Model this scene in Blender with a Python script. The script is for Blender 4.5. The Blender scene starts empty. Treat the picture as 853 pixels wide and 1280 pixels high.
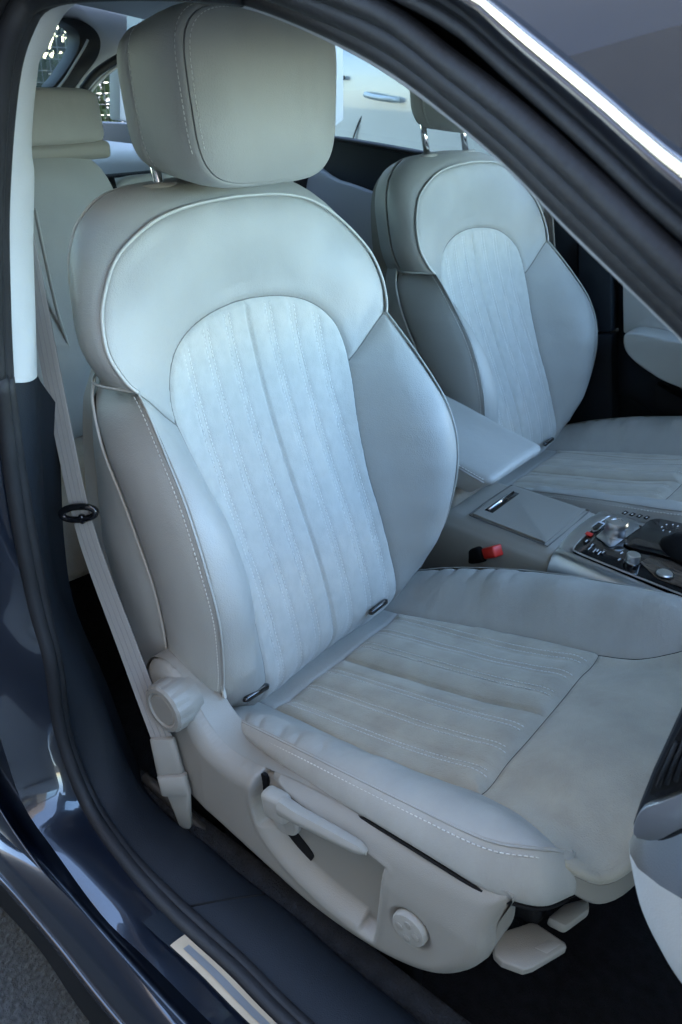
import bpy, bmesh, math, random
import numpy as np
from mathutils import Vector, Matrix
from mathutils.geometry import delaunay_2d_cdt
random.seed(4); np.random.seed(4)
R = math.radians
scene = bpy.context.scene
C = scene.collection

# ------------------------------------------------------------------ camera
# world frame: origin at the bite line of the near front seat, +x car forward, +y across the car, +z up
CAM = np.array([0.59942, -0.71119, 0.74241]); YAW, PITCH, ROLL, FPX = 2.23990, -0.505211, 0.027237, 1008.855
PW, PH = 853.0, 1280.0
_f = np.array([math.cos(PITCH)*math.cos(YAW), math.cos(PITCH)*math.sin(YAW), math.sin(PITCH)])
_r = np.cross(_f, [0, 0, 1]); _r /= np.linalg.norm(_r); _u = np.cross(_r, _f)
_cr, _sr = math.cos(ROLL), math.sin(ROLL)
_r, _u = _cr*_r + _sr*_u, -_sr*_r + _cr*_u
cam_d = bpy.data.cameras.new('camera'); cam = bpy.data.objects.new('camera', cam_d); C.objects.link(cam)
cam.matrix_world = Matrix(((_r[0], _u[0], -_f[0], CAM[0]), (_r[1], _u[1], -_f[1], CAM[1]), (_r[2], _u[2], -_f[2], CAM[2]), (0, 0, 0, 1)))
cam_d.sensor_fit = 'VERTICAL'; cam_d.sensor_height = 36.0; cam_d.lens = FPX/PH*36.0
cam_d.clip_start = 0.02; cam_d.clip_end = 500
cam_d.dof.use_dof = True; cam_d.dof.focus_distance = 0.95; cam_d.dof.aperture_fstop = 14
scene.camera = cam
def at(px, py, ax, val):
    """point of the place seen at a picture position, on the plane where coordinate ax equals val"""
    d = _f + (px-PW/2)/FPX*_r - (py-PH/2)/FPX*_u
    return CAM + (val-CAM[ax])/d[ax]*d

# ------------------------------------------------------------------ sky, sun, exposure
SUN_EL, SUN_AZ = R(36), R(97)        # azimuth measured from +x towards +y
world = bpy.data.worlds.new('World'); scene.world = world; world.use_nodes = True
nt = world.node_tree; nt.nodes.clear()
sky = nt.nodes.new('ShaderNodeTexSky'); sky.sky_type = 'NISHITA'; sky.sun_disc = False
sky.sun_elevation = SUN_EL; sky.sun_rotation = math.pi/2 - SUN_AZ
sky.air_density = 1.0; sky.dust_density = 0.6; sky.ozone_density = 1.4
bg = nt.nodes.new('ShaderNodeBackground'); bg.inputs['Strength'].default_value = 0.15
wo = nt.nodes.new('ShaderNodeOutputWorld')
nt.links.new(sky.outputs[0], bg.inputs[0]); nt.links.new(bg.outputs[0], wo.inputs[0])
sd = bpy.data.lights.new('sun', 'SUN'); sd.energy = 3.0; sd.angle = R(0.5); sd.color = (1, 0.95, 0.87)
so = bpy.data.objects.new('sun', sd); C.objects.link(so)
_sv = Vector((math.cos(SUN_EL)*math.cos(SUN_AZ), math.cos(SUN_EL)*math.sin(SUN_AZ), math.sin(SUN_EL)))
so.rotation_euler = (-_sv).to_track_quat('-Z', 'Y').to_euler(); so.location = (0, 0, 6)
vs = scene.view_settings
vs.view_transform = 'Standard'; vs.look = 'None'; vs.gamma = 1.0; vs.use_curve_mapping = False
vs.exposure = 4.3

# ------------------------------------------------------------------ materials
MATS = {}
def mat(name, col, rough=0.5, metal=0.0, bump=0.0, bscale=300.0, var=0.0, vscale=6.0, coat=0.0, sheen=0.0, spec=0.5,
        bump2=0.0, b2scale=20.0, stretch=(1, 1, 1), rvar=0.0, voronoi=False):
    m = bpy.data.materials.new(name); m.use_nodes = True; t = m.node_tree; b = t.nodes['Principled BSDF']
    b.inputs['Base Color'].default_value = (*col, 1); b.inputs['Roughness'].default_value = rough
    b.inputs['Metallic'].default_value = metal; b.inputs['Coat Weight'].default_value = coat
    b.inputs['Coat Roughness'].default_value = 0.03; b.inputs['Sheen Weight'].default_value = sheen
    b.inputs['Specular IOR Level'].default_value = spec
    tc = t.nodes.new('ShaderNodeTexCoord')
    mp = t.nodes.new('ShaderNodeMapping'); mp.inputs['Scale'].default_value = stretch
    t.links.new(tc.outputs['Object'], mp.inputs[0])
    if var:
        n = t.nodes.new('ShaderNodeTexNoise'); n.inputs['Scale'].default_value = vscale; n.inputs['Detail'].default_value = 5
        t.links.new(mp.outputs[0], n.inputs['Vector'])
        mx = t.nodes.new('ShaderNodeMix'); mx.data_type = 'RGBA'
        mx.inputs['A'].default_value = (*[c*(1-var) for c in col], 1); mx.inputs['B'].default_value = (*[min(1, c*(1+var)) for c in col], 1)
        rp = t.nodes.new('ShaderNodeMapRange'); rp.inputs[1].default_value = 0.3; rp.inputs[2].default_value = 0.7
        t.links.new(n.outputs[0], rp.inputs[0]); t.links.new(rp.outputs[0], mx.inputs['Factor']); t.links.new(mx.outputs['Result'], b.inputs['Base Color'])
        if rvar:
            rr = t.nodes.new('ShaderNodeMapRange'); rr.inputs[3].default_value = rough-rvar; rr.inputs[4].default_value = rough+rvar
            t.links.new(n.outputs[0], rr.inputs[0]); t.links.new(rr.outputs[0], b.inputs['Roughness'])
    last = None
    for amt, sc, vor in ((bump2, b2scale, False), (bump, bscale, voronoi)):
        if not amt: continue
        if vor:
            n = t.nodes.new('ShaderNodeTexVoronoi'); n.inputs['Scale'].default_value = sc; n.feature = 'SMOOTH_F1'
        else:
            n = t.nodes.new('ShaderNodeTexNoise'); n.inputs['Scale'].default_value = sc; n.inputs['Detail'].default_value = 4
        t.links.new(mp.outputs[0], n.inputs['Vector'])
        bp = t.nodes.new('ShaderNodeBump'); bp.inputs['Strength'].default_value = 1.0; bp.inputs['Distance'].default_value = amt
        t.links.new(n.outputs[0], bp.inputs['Height'])
        if last: t.links.new(last.outputs[0], bp.inputs['Normal'])
        last = bp
    if last:
        t.links.new(last.outputs[0], b.inputs['Normal'])
        if coat: pass
    MATS[name] = m; return m
LEA = (0.352, 0.347, 0.318)
mat('leather', LEA, 0.5, bump=0.0003, bscale=800, var=0.06, vscale=9, bump2=0.0020, b2scale=18, voronoi=True, rvar=0.06)
mat('leather_creased', LEA, 0.5, bump=0.00022, bscale=850, var=0.06, vscale=9, bump2=0.003, b2scale=14, stretch=(2.2, 0.8, 0.8), voronoi=True, rvar=0.06)
mat('suede', (0.45, 0.445, 0.405), 0.9, bump=0.0006, bscale=700, var=0.06, vscale=60, sheen=0.3, spec=0.2, bump2=0.002, b2scale=40)
mat('suede_worn', (0.37, 0.342, 0.278), 0.9, bump=0.0008, bscale=600, var=0.10, vscale=22, sheen=0.25, spec=0.2, bump2=0.002, b2scale=40)
mat('thread', (0.62, 0.61, 0.57), 0.8)
mat('piping', (0.45, 0.44, 0.40), 0.4)
mat('plastic_beige', (0.245, 0.230, 0.198), 0.5, bump=0.0003, bscale=900, var=0.03)
mat('plastic_pale', (0.285, 0.27, 0.235), 0.5, bump=0.0003, bscale=900, var=0.03)
mat('lining', (0.30, 0.305, 0.30), 0.9, bump=0.0005, bscale=900)
mat('trim_light', (0.42, 0.425, 0.415), 0.65, bump=0.0004, bscale=700, var=0.03)
mat('trim_dark', (0.005, 0.008, 0.012), 0.65, bump=0.0004, bscale=800, var=0.1, spec=0.3)
mat('groove', (0.12, 0.112, 0.10), 0.7)
mat('brick_wall', (0.085, 0.072, 0.062), 0.85, var=0.15, vscale=3)
mat('black', (0.004, 0.004, 0.0045), 0.7, spec=0.2)
mat('seam', (0.16, 0.155, 0.14), 0.7)
mat('rubber', (0.011, 0.011, 0.012), 0.62, spec=0.35, var=0.2, vscale=30, bump=0.0003, bscale=300)
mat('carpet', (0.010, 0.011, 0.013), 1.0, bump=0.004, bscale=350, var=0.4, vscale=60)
mat('chrome', (0.75, 0.75, 0.76), 0.12, metal=1.0)
mat('satin_metal', (0.62, 0.62, 0.62), 0.34, metal=1.0, var=0.04, vscale=30)
mat('scuff_metal', (0.55, 0.42, 0.28), 0.4, metal=0.25, var=0.05, vscale=40)
mat('scuff_grey', (0.30, 0.30, 0.30), 0.45, metal=0.6)
mat('highlight_strip', (0.78, 0.73, 0.60), 0.22, metal=1.0)  # warm metal tint imitating the highlight reflected in the pillar paint
mat('gloss_black', (0.006, 0.006, 0.007), 0.12, coat=0.6)
mat('red_plastic', (0.62, 0.03, 0.02), 0.35)
mat('grey_print', (0.55, 0.56, 0.58), 0.5)
mat('car_paint', (0.003, 0.005, 0.010), 0.3, coat=1.0, spec=0.3)
mat('rail_metal', (0.05, 0.047, 0.043), 0.5, metal=0.3)
mat('webbing', (0.235, 0.22, 0.20), 0.8, bump=0.00012, bscale=500, spec=0.2)
mat('webbing_edge', (0.18, 0.17, 0.155), 0.8)
mat('silver_paint', (0.20, 0.235, 0.235), 0.35, coat=0.4, var=0.02, vscale=2)
mat('asphalt', (0.03, 0.0295, 0.029), 0.95, bump=0.012, bscale=90, var=0.45, vscale=160, bump2=0.01, b2scale=25)
mat('brown_wall', (0.10, 0.085, 0.072), 0.8, var=0.12, vscale=2)
mat('cream_wall', (0.55, 0.50, 0.42), 0.6, var=0.05, vscale=3)
mat('wire', (0.35, 0.36, 0.34), 0.4, metal=0.8)
mat('post_green', (0.03, 0.05, 0.045), 0.6)
mat('leaf', (0.075, 0.105, 0.035), 0.6, var=0.4, vscale=1.5)
mat('bark', (0.09, 0.07, 0.05), 0.9, bump=0.01, bscale=40)
mat('wood_trim', (0.075, 0.055, 0.04), 0.25, var=0.5, vscale=40, stretch=(1, 6, 1), coat=0.4)
def soil(name, col, amount=0.55, scale=5.0):
    """brownish soiling in irregular patches over a cloth material"""
    t = MATS[name].node_tree; b = t.nodes['Principled BSDF']; src = b.inputs['Base Color'].links[0].from_socket
    tc = t.nodes.new('ShaderNodeTexCoord'); n = t.nodes.new('ShaderNodeTexNoise'); n.inputs['Scale'].default_value = scale; n.inputs['Detail'].default_value = 7; n.inputs['Roughness'].default_value = 0.65
    rp = t.nodes.new('ShaderNodeMapRange'); rp.inputs[1].default_value = 0.47; rp.inputs[2].default_value = 0.72; rp.inputs[4].default_value = amount
    mx = t.nodes.new('ShaderNodeMix'); mx.data_type = 'RGBA'; mx.inputs['B'].default_value = (*col, 1)
    t.links.new(tc.outputs['Object'], n.inputs['Vector']); t.links.new(n.outputs[0], rp.inputs[0]); t.links.new(rp.outputs[0], mx.inputs['Factor'])
    t.links.new(src, mx.inputs['A']); t.links.new(mx.outputs['Result'], b.inputs['Base Color'])
soil('suede_worn', (0.20, 0.16, 0.115), 0.25, 13.0); soil('leather_creased', (0.22, 0.205, 0.175), 0.35, 6.0)
def glass(name, tint, ior=1.5):
    m = bpy.data.materials.new(name); m.use_nodes = True; t = m.node_tree; t.nodes.clear()
    o = t.nodes.new('ShaderNodeOutputMaterial'); mx = t.nodes.new('ShaderNodeMixShader'); lw = t.nodes.new('ShaderNodeLayerWeight'); lw.inputs[0].default_value = 0.5
    pw = t.nodes.new('ShaderNodeMath'); pw.operation = 'POWER'; pw.inputs[1].default_value = 5.0
    fr = t.nodes.new('ShaderNodeMapRange'); fr.inputs[3].default_value = 0.05; fr.inputs[4].default_value = 1.0
    t.links.new(lw.outputs['Facing'], pw.inputs[0]); t.links.new(pw.outputs[0], fr.inputs[0])
    tr = t.nodes.new('ShaderNodeBsdfTransparent'); tr.inputs[0].default_value = (*tint, 1)
    gl = t.nodes.new('ShaderNodeBsdfGlossy'); gl.inputs['Roughness'].default_value = 0.01
    t.links.new(fr.outputs[0], mx.inputs[0]); t.links.new(tr.outputs[0], mx.inputs[1]); t.links.new(gl.outputs[0], mx.inputs[2])
    t.links.new(mx.outputs[0], o.inputs[0]); MATS[name] = m
glass('glass', (0.72, 0.80, 0.78)); glass('rear_glass', (0.30, 0.36, 0.33)); glass('windscreen_glass', (0.80, 0.93, 0.95))

# ------------------------------------------------------------------ object helpers
def link(o, parent=None, label=None, cat=None, group=None, kind=None):
    C.objects.link(o)
    if parent is not None: o.parent = parent
    if label: o['label'] = label
    if cat: o['category'] = cat
    if group: o['group'] = group
    if kind: o['kind'] = kind
    return o
def thing(name, label, cat, loc=(0, 0, 0), group=None):
    o = bpy.data.objects.new(name, None); o.empty_display_size = 0.05; o.location = loc
    return link(o, None, label, cat, group)
def mesh_obj(name, verts, faces, m, parent=None, smooth=True, **kw):
    me = bpy.data.meshes.new(name); me.from_pydata([tuple(map(float, v)) for v in verts], [], [tuple(map(int, f)) for f in faces])
    me.materials.append(MATS[m]); me.update()
    if smooth: me.polygons.foreach_set('use_smooth', [True]*len(me.polygons))
    o = bpy.data.objects.new(name, me); return link(o, parent, **kw)
def bm_obj(name, bm, m, parent=None, smooth=True, recalc=True, **kw):
    if recalc: bmesh.ops.recalc_face_normals(bm, faces=bm.faces)
    me = bpy.data.meshes.new(name); bm.to_mesh(me); bm.free(); me.materials.append(MATS[m])
    if smooth: me.polygons.foreach_set('use_smooth', [True]*len(me.polygons))
    o = bpy.data.objects.new(name, me); return link(o, parent, **kw)
def autosmooth(o, ang=35):
    me = o.data; bm = bmesh.new(); bm.from_mesh(me)
    for e in bm.edges:
        if len(e.link_faces) == 2 and e.calc_face_angle(0) > R(ang): e.smooth = False
    bm.to_mesh(me); bm.free(); return o
def cr(pts, n=8, closed=False):
    """Catmull-Rom through points, n samples per span"""
    P = np.array(pts, float); N = len(P); out = []
    for i in range(N if closed else N-1):
        if closed: a, b, c, d = P[i-1], P[i], P[(i+1) % N], P[(i+2) % N]
        else: a, b, c, d = P[max(i-1, 0)], P[i], P[i+1], P[min(i+2, N-1)]
        for k in range(n):
            t = k/n
            out.append(0.5*((2*b)+(c-a)*t+(2*a-5*b+4*c-d)*t*t+(-a+3*b-3*c+d)*t**3))
    if not closed: out.append(P[-1])
    return np.array(out)
def ccr(pts, n=10):
    """centripetal Catmull-Rom for unevenly spaced points"""
    P = np.array(pts, float); P = np.vstack([2*P[0]-P[1], P, 2*P[-1]-P[-2]]); out = []
    for i in range(1, len(P)-2):
        p0, p1, p2, p3 = P[i-1:i+3]; t0 = 0.0
        t1 = t0+np.linalg.norm(p1-p0)**.5; t2 = t1+np.linalg.norm(p2-p1)**.5; t3 = t2+np.linalg.norm(p3-p2)**.5
        for k in range(n):
            t = t1+(t2-t1)*k/n
            a1 = (t1-t)/(t1-t0)*p0+(t-t0)/(t1-t0)*p1; a2 = (t2-t)/(t2-t1)*p1+(t-t1)/(t2-t1)*p2; a3 = (t3-t)/(t3-t2)*p2+(t-t2)/(t3-t2)*p3
            b1 = (t2-t)/(t2-t0)*a1+(t-t0)/(t2-t0)*a2; b2 = (t3-t)/(t3-t1)*a2+(t-t1)/(t3-t1)*a3
            out.append((t2-t)/(t2-t1)*b1+(t-t1)/(t2-t1)*b2)
    out.append(P[-2]); return np.array(out)
def resample(P, step, closed=False):
    P = np.asarray(P, float)
    if closed: P = np.vstack([P, P[:1]])
    s = np.concatenate([[0], np.cumsum(np.linalg.norm(np.diff(P, axis=0), axis=1))])
    n = max(2, int(round(s[-1]/step))+1); q = np.linspace(0, s[-1], n)
    o = np.stack([np.interp(q, s, P[:, k]) for k in range(P.shape[1])], 1)
    return o[:-1] if closed else o
def resample_n(P, n):
    P = np.asarray(P, float); s = np.concatenate([[0], np.cumsum(np.linalg.norm(np.diff(P, axis=0), axis=1))])
    q = np.linspace(0, s[-1], n); return np.stack([np.interp(q, s, P[:, k]) for k in range(P.shape[1])], 1)
def sweep_verts(P, rad, seg=8, closed=False):
    P = np.asarray(P, float); n = len(P); V = []; F = []
    T = np.gradient(P, axis=0) if not closed else np.roll(P, -1, 0)-np.roll(P, 1, 0)
    T /= np.linalg.norm(T, axis=1)[:, None]+1e-12
    up = np.array([0.31, 0.17, 0.93]); N = np.cross(T[0], up); N /= np.linalg.norm(N)
    for i in range(n):
        N = N-T[i]*(N@T[i]); N /= np.linalg.norm(N)+1e-12; B = np.cross(T[i], N)
        r = rad if np.isscalar(rad) else rad[i]
        for k in range(seg):
            a = 2*math.pi*k/seg; V.append(P[i]+r*(math.cos(a)*N+math.sin(a)*B))
    for i in range(n if closed else n-1):
        j = (i+1) % n
        for k in range(seg):
            l = (k+1) % seg; F.append((i*seg+k, i*seg+l, j*seg+l, j*seg+k))
    if not closed:
        F.append(tuple(range(seg))[::-1]); F.append(tuple((n-1)*seg+k for k in range(seg)))
    return V, F
def tube(name, P, rad, m, parent, seg=8, closed=False, **kw):
    V, F = sweep_verts(P, rad, seg, closed); return mesh_obj(name, V, F, m, parent, **kw)
def loft(name, rows, m, parent, close_u=False, cap=False, smooth=True, sharp=None, **kw):
    """rows: list of equally long point lists"""
    n = len(rows[0]); V = [p for r in rows for p in r]; F = []
    for i in range(len(rows)-1):
        for k in range(n if close_u else n-1):
            l = (k+1) % n; F.append((i*n+k, i*n+l, (i+1)*n+l, (i+1)*n+k))
    if cap:
        F.append(tuple(range(n))[::-1]); F.append(tuple((len(rows)-1)*n+k for k in range(n)))
    bm = bmesh.new(); bv = [bm.verts.new(tuple(map(float, v))) for v in V]
    for f in F:
        try: bm.faces.new([bv[i] for i in f])
        except ValueError: pass
    o = bm_obj(name, bm, m, parent, smooth, **kw)
    if sharp: autosmooth(o, sharp)
    return o
def rbox(name, size, m, parent, loc=(0, 0, 0), bev=0.004, seg=3, rot=None, taper=None, **kw):
    bm = bmesh.new(); bmesh.ops.create_cube(bm, size=1.0)
    for v in bm.verts:
        v.co = Vector((v.co.x*size[0], v.co.y*size[1], v.co.z*size[2]))
        if taper and v.co.z > 0: v.co.x *= taper[0]; v.co.y *= taper[1]
    bmesh.ops.bevel(bm, geom=bm.edges[:], offset=bev, segments=seg, profile=0.5, affect='EDGES')
    M = Matrix.Translation(loc)
    if rot is not None: M = M @ rot.to_4x4()
    bmesh.ops.transform(bm, matrix=M, verts=bm.verts)
    return autosmooth(bm_obj(name, bm, m, parent, **kw), 50)
def prism(name, poly, thick, m, parent, bev=0.003, seg=2, **kw):
    """closed 3-D outline (planar) given a thickness vector, edges rounded"""
    bm = bmesh.new(); a = [bm.verts.new(tuple(p)) for p in poly]; t = np.array(thick)
    b = [bm.verts.new(tuple(np.array(p)+t)) for p in poly]; n = len(poly)
    bm.faces.new(a); bm.faces.new(b[::-1])
    for i in range(n): bm.faces.new((a[i], b[i], b[(i+1) % n], a[(i+1) % n]))
    bmesh.ops.recalc_face_normals(bm, faces=bm.faces)
    if bev:
        es = [e for e in bm.edges if len(e.link_faces) == 2 and e.calc_face_angle(0) > R(30)]
        bmesh.ops.bevel(bm, geom=es, offset=bev, segments=seg, profile=0.5, affect='EDGES', clamp_overlap=True)
    return autosmooth(bm_obj(name, bm, m, parent, **kw), 26)
def lathe(name, prof, m, parent, loc, axis=(0, 0, 1), seg=32, sharp=40, **kw):
    """prof: list of (radius, height)"""
    q = Vector((0, 0, 1)).rotation_difference(Vector(axis)); rows = []
    for r, h in prof:
        rows.append([np.array(q @ Vector((r*math.cos(2*math.pi*k/seg), r*math.sin(2*math.pi*k/seg), h)))+np.array(loc) for k in range(seg)])
    return loft(name, rows, m, parent, close_u=True, cap=True, sharp=sharp, **kw)
# ---- soft panels
class TPS:
    def __init__(s, pts, vals, lam=1e-6):
        s.P = np.array(pts, float); n = len(s.P); K = s.k(s.P)+lam*np.eye(n); A = np.hstack([np.ones((n, 1)), s.P])
        M = np.zeros((n+3, n+3)); M[:n, :n] = K; M[:n, n:] = A; M[n:, :n] = A.T
        s.w = np.linalg.solve(M, np.concatenate([np.array(vals, float), np.zeros(3)]))
    def k(s, X):
        d2 = ((X[:, None, :]-s.P[None])**2).sum(-1); return 0.5*d2*np.log(d2+1e-12)
    def __call__(s, X):
        X = np.atleast_2d(X); return s.k(X)@s.w[:-3]+s.w[-3]+X@s.w[-2:]
def seg_dist(X, L, closed=False):
    """distance of points X to polyline L"""
    L = np.asarray(L); A = L; B = np.roll(L, -1, 0)
    if not closed: A, B = A[:-1], B[:-1]
    best = np.full(len(X), 1e9)
    for s in range(0, len(X), 4000):
        x = X[s:s+4000]; ab = B-A; t = ((x[:, None]-A)*ab).sum(-1)/((ab**2).sum(-1)+1e-15); t = np.clip(t, 0, 1)
        q = A+t[..., None]*ab; best[s:s+4000] = np.sqrt(((x[:, None]-q)**2).sum(-1)).min(1)
    return best
def inside(X, poly):
    x, y = X[:, 0], X[:, 1]; c = np.zeros(len(X), bool); n = len(poly)
    for i in range(n):
        x1, y1 = poly[i]; x2, y2 = poly[i-1]
        if y1 == y2: continue
        m = ((y1 > y) != (y2 > y)) & (x < (x2-x1)*(y-y1)/(y2-y1)+x1); c ^= m
    return c
def pillow(t): t = np.clip(t, 0, 1); return np.sqrt(np.maximum(0, 1-(1-t)**2))-1
class Panel:
    def __init__(s, poly, base, g=0.004, w=0.012, extra=None, puff=0.0, pw=0.05):
        s.poly = resample(poly, 0.0028, True); s.base = base; s.g = g; s.w = w; s.extra = extra; s.puff = puff; s.pw = pw
    def h(s, X):
        X = np.atleast_2d(X); d = seg_dist(X, s.poly, True); t = np.clip(d/s.pw, 0, 1)
        z = s.base(X)+s.g*pillow(d/s.w)+s.puff*(1-(1-t)**2)
        if s.extra is not None: z = z+s.extra(X, d)
        return z
    def build(s, name, m, parent, fmap, res=0.0032, **kw):
        P = s.poly; lo, hi = P.min(0), P.max(0)
        rings = []
        gx = np.arange(lo[0], hi[0], res); gy = np.arange(lo[1], hi[1], res)
        X = np.stack(np.meshgrid(gx, gy), -1).reshape(-1, 2)
        X[:, 0] += (np.round((X[:, 1]-lo[1])/res) % 2)*res*0.5
        X = X[inside(X, P)]; d = seg_dist(X, P, True); X = X[d > res*0.55]
        A = np.vstack([P, X]); n = len(P)
        v, e, f, *_ = delaunay_2d_cdt([Vector(a) for a in A], [], [list(range(n))], 1, 1e-7)
        V = np.array([(a.x, a.y) for a in v]); z = s.h(V)
        return mesh_obj(name, fmap(V, z), f, m, parent, **kw)
def stitches(name, curves, parent, length=0.0034, gap=0.0018, r=0.0007, m='thread', **kw):
    """each curve: polyline of 3-D points along which a row of thread stitches runs"""
    V = []; F = []
    for P in curves:
        P = np.asarray(P); s = np.concatenate([[0], np.cumsum(np.linalg.norm(np.diff(P, axis=0), axis=1))])
        q = np.arange(0.001, s[-1]-length, length+gap)
        a = np.stack([np.interp(q, s, P[:, k]) for k in range(3)], 1); b = np.stack([np.interp(q+length, s, P[:, k]) for k in range(3)], 1)
        for p0, p1 in zip(a, b):
            t = p1-p0; t /= np.linalg.norm(t)+1e-12; n1 = np.cross(t, [0.3, 0.5, 0.8]); n1 /= np.linalg.norm(n1); n2 = np.cross(t, n1)
            i = len(V); mid = (p0+p1)/2
            V.append(p0-t*r*0.5); V.append(p1+t*r*0.5)
            for w in (n1, n2, -n1, -n2): V.append(p0+t*length*0.12+w*r)
            for w in (n1, n2, -n1, -n2): V.append(p1-t*length*0.12+w*r)
            for k in range(4):
                l = (k+1) % 4; F.append((i, i+2+l, i+2+k)); F.append((i+1, i+6+k, i+6+l)); F.append((i+2+k, i+2+l, i+6+l, i+6+k))
    return mesh_obj(name, V, F, m, parent, kind='stuff', **kw)
def mirror(P): P = np.array(P, float); P[:, 0] *= -1; return P
# ================================================================== front seat
REC, TILT = 0.2192, 0.2275
def sym(curve):
    """right half (bottom to top, ending on u=0) -> full curve from bottom left over the top to bottom right"""
    c = np.array(curve, float); l = c.copy(); l[:, 0] *= -1
    return np.vstack([l, c[::-1][1:]])
P1_low = cr([(.208,.045,.045),(.222,.075,.06),(.232,.12,.085),(.24,.19,.108),(.245,.25,.113),(.243,.3,.105),(.238,.335,.092),(.231,.378,.07),(.223,.42,.046),(.220,.441,.032)], 6)
P1_up = cr([(.220,.441,.032),(.229,.455,.028),(.236,.485,.02),(.228,.52,.013),(.21,.548,.006),(.185,.574,.0),(.152,.594,0),(.115,.608,0),(.066,.616,0),(0,.619,0)], 6)
INS = cr([(.143,-.03,-.02),(.143,.0,.016),(.143,.03,.043),(.142,.06,.05),(.14,.1,.048),(.136,.17,.042),(.134,.22,.034),(.138,.27,.026),(.145,.31,.018),(.153,.35,.012),(.158,.385,.006)], 6)
ARCH = cr([(.158,.385,.006),(.157,.41,.003),(.148,.44,.0),(.128,.465,-.005),(.098,.483,-.009),(.06,.494,-.013),(.02,.499,-.016),(0,.4995,-.016)], 6)
BSEAM = cr([(.158,.385,.006),(.178,.402,.015),(.2,.424,.025),(.220,.441,.032)], 6)
BBOT = cr([(.143,-.03,-.02),(.165,.0,.012),(.19,.028,.034),(.208,.045,.045)], 6)
ctl = []
for cu in (P1_low[::3], P1_up[::3], INS[::3], ARCH[::3], BSEAM[::3], BBOT[::4]):
    for p in cu: ctl.append(p)
for v, d in ((-.03,-.024),(.0,.012),(.03,.037),(.06,.042),(.12,.038),(.18,.028),(.25,.013),(.32,-.001),(.38,-.010),(.45,-.016)):
    for u in (0, .06, .11):
        if v > .44 and u > .08: continue
        ctl.append((u, v, d+.008*(u/.13)**2))
for u, v, d in ((.19,.1,.082),(.19,.16,.097),(.19,.22,.1),(.19,.28,.088),(.195,.34,.063),(.19,.38,.038),(.19,.46,.012),(.19,.52,.008),(.1,.54,-.004),(0,.56,-.006),(.06,.57,-.003)):
    ctl.append((u, v, d))
ctl = np.array(ctl); full = np.vstack([ctl, ctl*[-1, 1, 1]]); full = np.unique(np.round(full, 5), axis=0)
_, ui = np.unique(np.round(full[:, :2], 3), axis=0, return_index=True); full = full[ui]
back_base = TPS(full[:, :2], full[:, 2], 1e-5)
def bmap(V, z): return np.stack([z, V[:, 0], V[:, 1]], 1)          # (u, v, depth) -> local (x, y, z)
def b3(c): c = np.array(c); return np.stack([c[:, 2], c[:, 0], c[:, 1]], 1)
ROWS = (-.115, -.076, -.036, .036, .076, .115)
def flute(coord):
    """raised flutes between double-stitched rows, sharp centre seam"""
    def f(X, d):
        u = X[:, coord]; z = np.zeros(len(X))
        lines = np.array(sorted(ROWS+(0.0,)))
        du = np.abs(u[:, None]-lines[None]); near = du.min(1)
        z += 0.0019*(1-(1-np.clip(near/.019, 0, 1))**2)
        for r in ROWS:
            a = np.abs(u-r); z -= 0.0014*np.exp(-((a-.0042)/.0018)**2)
        z -= 0.0045*np.exp(-(np.abs(u)/.0022)**2)
        return z*np.clip(d/.012, 0, 1)
    return f
def cushion_flute(X, d):
    y = X[:, 1]; e = np.minimum(d, np.abs(y)+.002); z = flute(1)(X, d)
    return z+.0075*(1-(1-np.clip(e/.035, 0, 1))**2.2)+.003*np.clip((X[:, 0]-.2)/.16, 0, 1)*np.clip(d/.02, 0, 1)
def ridges(amp, seedv, sx=1.0):
    """soft irregular waviness of stretched hide"""
    rs = np.random.RandomState(seedv); ks = [(rs.uniform(15, 70), rs.uniform(0, 6.28), rs.uniform(0, 6.28)) for _ in range(9)]
    def f(X, d):
        z = 0
        for k, a, ph in ks: z = z+np.sin(k*(X[:, 0]*math.cos(a)*sx+X[:, 1]*math.sin(a))+ph)*amp*25/k
        return z*np.clip(d/.02, 0, 1)
    return f
insert_poly = np.vstack([mirror(INS)[:, :2], mirror(ARCH)[1:, :2], ARCH[::-1][1:, :2], INS[::-1][1:, :2]])
should_poly = np.vstack([mirror(P1_up)[:, :2], P1_up[::-1][1:, :2], BSEAM[::-1][1:, :2], ARCH[1:, :2], mirror(ARCH)[::-1][1:, :2], mirror(BSEAM)[1:-1, :2]])
bolst_poly = np.vstack([P1_low[:, :2], BSEAM[::-1][1:, :2], INS[::-1][1:, :2], BBOT[1:-1, :2]])
pn_ins = Panel(insert_poly, back_base, .004, .010, flute(0))
pn_sho = Panel(should_poly, back_base, .005, .014, ridges(.0009, 3, 1.8), .006, .06)
pn_bol = Panel(bolst_poly, back_base, .005, .014, ridges(.0011, 5), .008, .05)
pn_bol2 = Panel(mirror(bolst_poly)[::-1], back_base, .005, .014, ridges(.0011, 8), .008, .05)
P2_low = cr([(.225,.05,-.02),(.233,.104,-.018),(.235,.16,-.008),(.236,.21,-.005),(.236,.25,-.01),(.234,.317,-.025),(.230,.377,-.045),(.220,.428,-.057),(.208,.456,-.058)], 6)
P2_up = cr([(.205,.447,-.05),(.217,.487,-.055),(.212,.53,-.06),(.2,.577,-.065),(.185,.603,-.068),(.172,.617,-.07),(.14,.636,-.075),(.09,.647,-.085),(.0,.651,-.09)], 6)
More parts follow.
